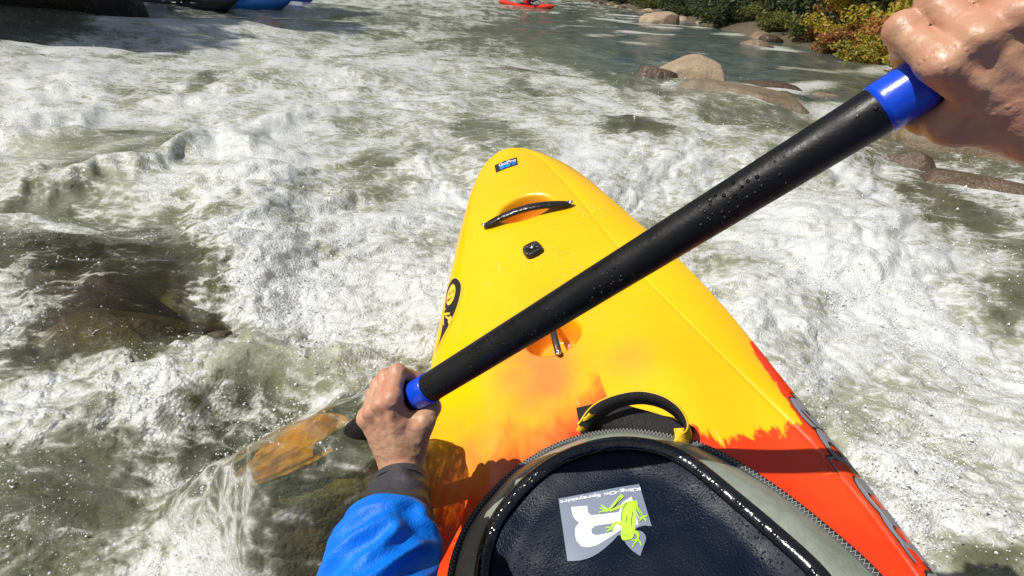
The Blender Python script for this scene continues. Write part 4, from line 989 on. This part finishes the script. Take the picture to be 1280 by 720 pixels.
bb = onshaft(-.155); bt = camp(330, 592, .95); bd_ = bt-bb; bL = np.linalg.norm(bd_); bd_ = bd_/bL; face1 = .45*(C-bb)/np.linalg.norm(C-bb)+np.array([0, 0, .8]); face1 = face1-(face1@bd_)*bd_; face1 /= np.linalg.norm(face1); blade(bb, bd_, face1, L=bL, Wd=.072); blade(onshaft(GL+.31), AX, fcv)

# ================================================================== PERSON (the paddler behind the camera)
def handf(c0, a, mirror_):
    """frame on the shaft: a runs from little finger to index, e1 shaft->back of hand, e2 wrist->knuckles"""
    return None
tocam = lambda p: (C-p)/np.linalg.norm(C-p)
def frame(c0, a, phi=0.):
    e1 = tocam(c0); e1 = e1-(e1@a)*a; e1 /= np.linalg.norm(e1); e2 = np.cross(a, e1)
    up = CU*.8-CR*.5
    if e2@up < 0: e2 = -e2
    e1n = e1*math.cos(phi)+e2*math.sin(phi); e2n = -e1*math.sin(phi)+e2*math.cos(phi); return e1n, e2n
HS = 1.0
def hand_sdf(c0, a, e1, e2, shear, scale=1., seed=1):
    def P(x1, x2, xa): return c0+(e1*x1+e2*x2+a*(xa))
    fing = []
    offs = [.031, .0105, -.0105, -.030]; ln = [1., 1.08, 1.02, .84]
    W = P(.034, -.068, shear)
    for i, (o_, l_) in enumerate(zip(offs, ln)):
        fan = o_
        M_ = P(.0305, .021*l_-.001, fan); Q = P(-.006*l_, .0375*l_, fan*.97); D_ = P(-.0265, .014*l_, fan*.93); E_ = P(-.0215, -.013*l_, fan*.9)
        r0 = [.0107, .0104, .0099, .0088][i]
        fing.append((M_, Q, D_, E_, r0, fan))
    th = [P(.022, -.052, .018+shear*.6), P(.019, -.030, .037), P(-.002, -.024, .043), P(-.022, -.014, .030)]
    def f(X, Y, Z):
        fs = None
        for (M_, Q, D_, E_, r0, fan) in fing:
            g = rcone(X, Y, Z, M_, Q, r0*1.04, r0*.97); g = smin(g, rcone(X, Y, Z, Q, D_, r0*.97, r0*.9), .004); g = smin(g, rcone(X, Y, Z, D_, E_, r0*.9, r0*.78), .004)
            g = smin(g, rcone(X, Y, Z, Q+e1*.001, Q+e2*.002, r0*.98, r0*.98), .005)
            fs = g if fs is None else smin(fs, g, .0008)
        pm = None
        for (M_, Q, D_, E_, r0, fan) in fing:
            mw = W+a*(fan*.42*scale)
            g = rcone(X, Y, Z, M_-e1*.004, mw, .0118, .0150)
            pm = g if pm is None else smin(pm, g, .014)
        g = rcone(X, Y, Z, P(.018, -.022, -.026+shear*.3), P(.024, -.055, -.018+shear*.8), .0155, .0165); pm = smin(pm, g, .012)      # heel of the hand
        g = rcone(X, Y, Z, P(.017, -.020, .020), P(.024, -.052, .012+shear*.7), .0135, .018); pm = smin(pm, g, .014)                    # thumb base
        t_ = smin(rcone(X, Y, Z, th[0], th[1], .0165, .0125), smin(rcone(X, Y, Z, th[1], th[2], .0122, .0112), rcone(X, Y, Z, th[2], th[3], .0112, .0092), .005), .006)
        pm = smin(pm, t_, .010); r_ = smin(fs, pm, .005)
        for (M_, Q, D_, E_, r0, fan) in fing:               # knuckles and tendons
            r_ = smin(r_, rcone(X, Y, Z, M_+e1*.0035, M_+e1*.0035-e2*.003, r0*.80, r0*.74), .006)
            r_ = smin(r_, rcone(X, Y, Z, M_+e1*.0062, W+e1*.010+a*(fan*.3), .0022, .0018), .0065)
        # veins and fine creases
        r_ = r_+.0007*vnoise3(X*110, Y*110, Z*110, seed)+.0005*vnoise3(X*260, Y*260, Z*260, seed+1)
        return r_
    return f, W, fing
def hand_mesh(c0, a, e1, e2, shear, el, seed, sc=1.):
    f0, W, fing = hand_sdf(c0, a, e1, e2, shear, seed=seed); W = c0+(W-c0)*sc
    f = lambda X, Y, Z: f0((X-c0[0])/sc+c0[0], (Y-c0[1])/sc+c0[1], (Z-c0[2])/sc+c0[2])*sc
    dirw = (el-W)/np.linalg.norm(el-W)
    W2 = W+dirw*.075
    def g(X, Y, Z):
        ar = np.minimum(rcone(X, Y, Z, W+a*.009, W2+a*.010, .0160, .022), 9); ar = smin(ar, rcone(X, Y, Z, W-a*.009, W2-a*.010, .0160, .022), .012)
        return smin(f(X, Y, Z), ar, .012)
    pts = np.array([W2, W2, c0]+[p for q in fing for p in q[:4]]); lo = pts.min(0)-.036; hi = pts.max(0)+.036
    V, Fc = nets(g, lo, hi, .0016); return V, Fc, W, W2
aL = AX; cL = onshaft(-.038); e1L, e2L = frame(cL, aL, -.22)
aR = -AX; cR = onshaft(GL+.044); e1R, e2R = frame(cR, aR, -.48)
elL = camp(452, 905, .40); elR = cR-e2R*.26+np.array([.12, -.14, -.06])
VL, FL, WLh, W2L = hand_mesh(cL, aL, e1L, e2L, -.036, camp(478, 735, .47), 3, .88)
VR, FR, WRh, W2R = hand_mesh(cR, aR, e1R, e2R, -.012, elR, 5, .93)
shL = np.array([-.20, -.16, .70]); shR = np.array([.22, -.16, .70])
def bodyf(X, Y, Z):
    d = rcone(X, Y, Z, W2L-(W2L-WLh)*.4, elL, .024, .04); d = smin(d, rcone(X, Y, Z, elL, shL, .042, .052), .02)
    d2 = rcone(X, Y, Z, W2R-(W2R-WRh)*.4, elR, .024, .04); d2 = smin(d2, rcone(X, Y, Z, elR, shR, .042, .052), .02)
    d = np.minimum(d, d2); d = smin(d, rcone(X, Y, Z, shL, shR, .06, .06), .03)
    d = smin(d, rcone(X, Y, Z, (-.07, -.20, .62), (-.06, -.17, .30), .12, .12), .06); d = smin(d, rcone(X, Y, Z, (.09, -.20, .62), (.10, -.17, .30), .12, .12), .06); return d
VB, FB = nets(bodyf, (-.5, -.5, .1), (.85, .55, 1.1), .011)
Vall, Fall = np.concatenate([VB, VL, VR]), np.concatenate([FB, FL+len(VB), FR+len(VB)+len(VL)])
def skin_mat():
    t = NT('wet_skin'); n = t.noise(28, 4, .6); c = t.mix(t.map(n, .35, .65), (.47, .275, .17), (.46, .225, .14))
    c = t.mix(t.map(t.noise(9, 3), .5, .7, 0, .5), c, (.50, .22, .14))
    cre = t.noise(150, 4, .6, vec=t.mapping((1, 1, 1))); drops = t.math('MULTIPLY', t.map(t.voro(170), .1, .32, 1, 0), t.map(t.noise(30, 2), .56, .64))
    h = t.math('ADD', t.math('MULTIPLY', cre, .8), t.math('MULTIPLY', drops, .35)); nb = t.bump(h, .0016, .7)
    o = t.bsdf(c, t.map(n, .3, .7, .34, .52), nb, Subsurface_Weight=.08, Subsurface_Scale=.006, Specular_IOR_Level=.5, Coat_Weight=.0)
    return t.done(o)
per = mk('person', Vall, Fall, skin_mat()); tag(per, 'paddler in blue jacket gripping the black paddle with both bare hands', 'person')
# grey cuffs
mat_cuff = simple('cuff_neoprene', (.045, .045, .052), .5, 120, .0012, .2)
def sleeve_tube(p0, p1, r0, r1, seed, fold=.0, n=50, seg=64, ax_a=None, fl=1.):
    p0, p1 = np.array(p0), np.array(p1); T = (p1-p0); L_ = np.linalg.norm(T); T /= L_; A = ax_a-(ax_a@T)*T; A /= np.linalg.norm(A); B = np.cross(A, T)
    u = np.linspace(0, 1, n); th_ = np.arange(seg)/seg*2*math.pi; U, TT = np.meshgrid(u, th_, indexing='ij'); r_ = r0+(r1-r0)*U
    # folds run round the arm
    q = gnoise(U*L_*30+.8*np.cos(TT), np.cos(TT)*.7+.9*np.sin(TT)+seed, seed); q2 = gnoise(U*L_*55+np.sin(TT), np.sin(TT)*2+1.4*np.cos(TT), seed+5)
    r_ = r_+fold*sst(-.04, .10, U)*(1.5*np.exp(-(q/.42)**2)-.6+.42*q2)
    P = p0+T*(U*L_)[..., None]+A*(r_*np.cos(TT))[..., None]+B*(r_*fl*np.sin(TT))[..., None]
    return P.reshape(-1, 3), grid_faces(n, seg, True)[:, ::-1], T
c1 = WLh+(W2L-WLh)*.22; c2 = camp(490, 668, .525)
VV, FF, _ = sleeve_tube(WLh+(W2L-WLh)*.24, c2, .0345, .045, 3, .0022, ax_a=aL, fl=.86); cf = mk('wrist_cuff', VV, FF, mat_cuff, per)
a_ = WLh+(W2L-WLh)*.24; mk('cuff_band', *sleeve_tube(a_, a_+(c2-a_)*.14, .0358, .0368, 4, .0, n=8, ax_a=aL, fl=.86)[:2], mat_cuff, cf)
VV, FF, _ = sleeve_tube(WRh+(W2R-WRh)*.9, W2R+(elR-W2R)*.3, .034, .042, 8, .0014, ax_a=aR, fl=.86); mk('wrist_cuff', VV, FF, mat_cuff, per)
t = NT('blue_dry_jacket'); nb = t.bump(t.math('ADD', t.math('MULTIPLY', t.noise(40, 4), .7), t.math('MULTIPLY', t.noise(500, 2), .12)), .008, .7)
mat_jack = t.done(t.bsdf(t.mix(t.map(t.noise(14, 3), .4, .7), (.002, .17, .72), (.002, .14, .62)), .5, nb, Specular_IOR_Level=.3))
s0 = camp(487, 648, .535); s1 = elL
jp = []
VV, FF, TT_ = sleeve_tube(s0, s0+(s1-s0)*1.0,   .045, .061, 21, .0085, n=150, seg=120, ax_a=CR); jp.append((VV, FF))
# turned hem at the cuff end
hem = VV[:120]; ctr = hem.mean(0); inner = ctr+(hem-ctr)*.90; jp.append((np.vstack([hem, inner+TT_*.004]), grid_faces(2, 120, True)))
def jf(X, Y, Z):
    d = rcone(X, Y, Z, s0+(s1-s0)*.9, elL, .052, .058); d = smin(d, rcone(X, Y, Z, elL, shL, .06, .075), .02)
    d2 = rcone(X, Y, Z, W2R+(elR-W2R)*.2, elR, .046, .058); d2 = smin(d2, rcone(X, Y, Z, elR, shR, .06, .075), .02)
    d = np.minimum(d, d2); d = smin(d, rcone(X, Y, Z, shL, shR, .078, .078), .03)
    d = smin(d, rcone(X, Y, Z, (-.07, -.20, .62), (-.06, -.17, .30), .135, .14), .06); d = smin(d, rcone(X, Y, Z, (.09, -.20, .62), (.10, -.17, .30), .135, .14), .06)
    return d+.006*vnoise3(X*22, Y*22, Z*34, 4)
VJ, FJ = nets(jf, (-.55, -.5, .05), (.9, .5, 1.1), .011); jp.append((VJ, FJ))
V, Fc = cat(jp); mk('jacket', V, Fc, mat_jack, per)
bpy.context.view_layer.update()
for me_ in {o.data for o in bpy.data.objects if o.type == 'MESH' and o.name.split('.')[0] in ('blade', 'bolt', 'centre_panel', 'drain_plug', 'hull', 'rim_panel')}:
    n_ = len(me_.polygons); c_ = np.empty(n_*3); k_ = np.empty(n_*3); a_ = np.empty(n_); me_.polygons.foreach_get('center', c_); me_.polygons.foreach_get('normal', k_); me_.polygons.foreach_get('area', a_)
    c_ = c_.reshape(-1, 3); k_ = k_.reshape(-1, 3)
    if (((c_-c_.mean(0))*k_).sum(1)*a_).sum() < 0: me_.flip_normals()
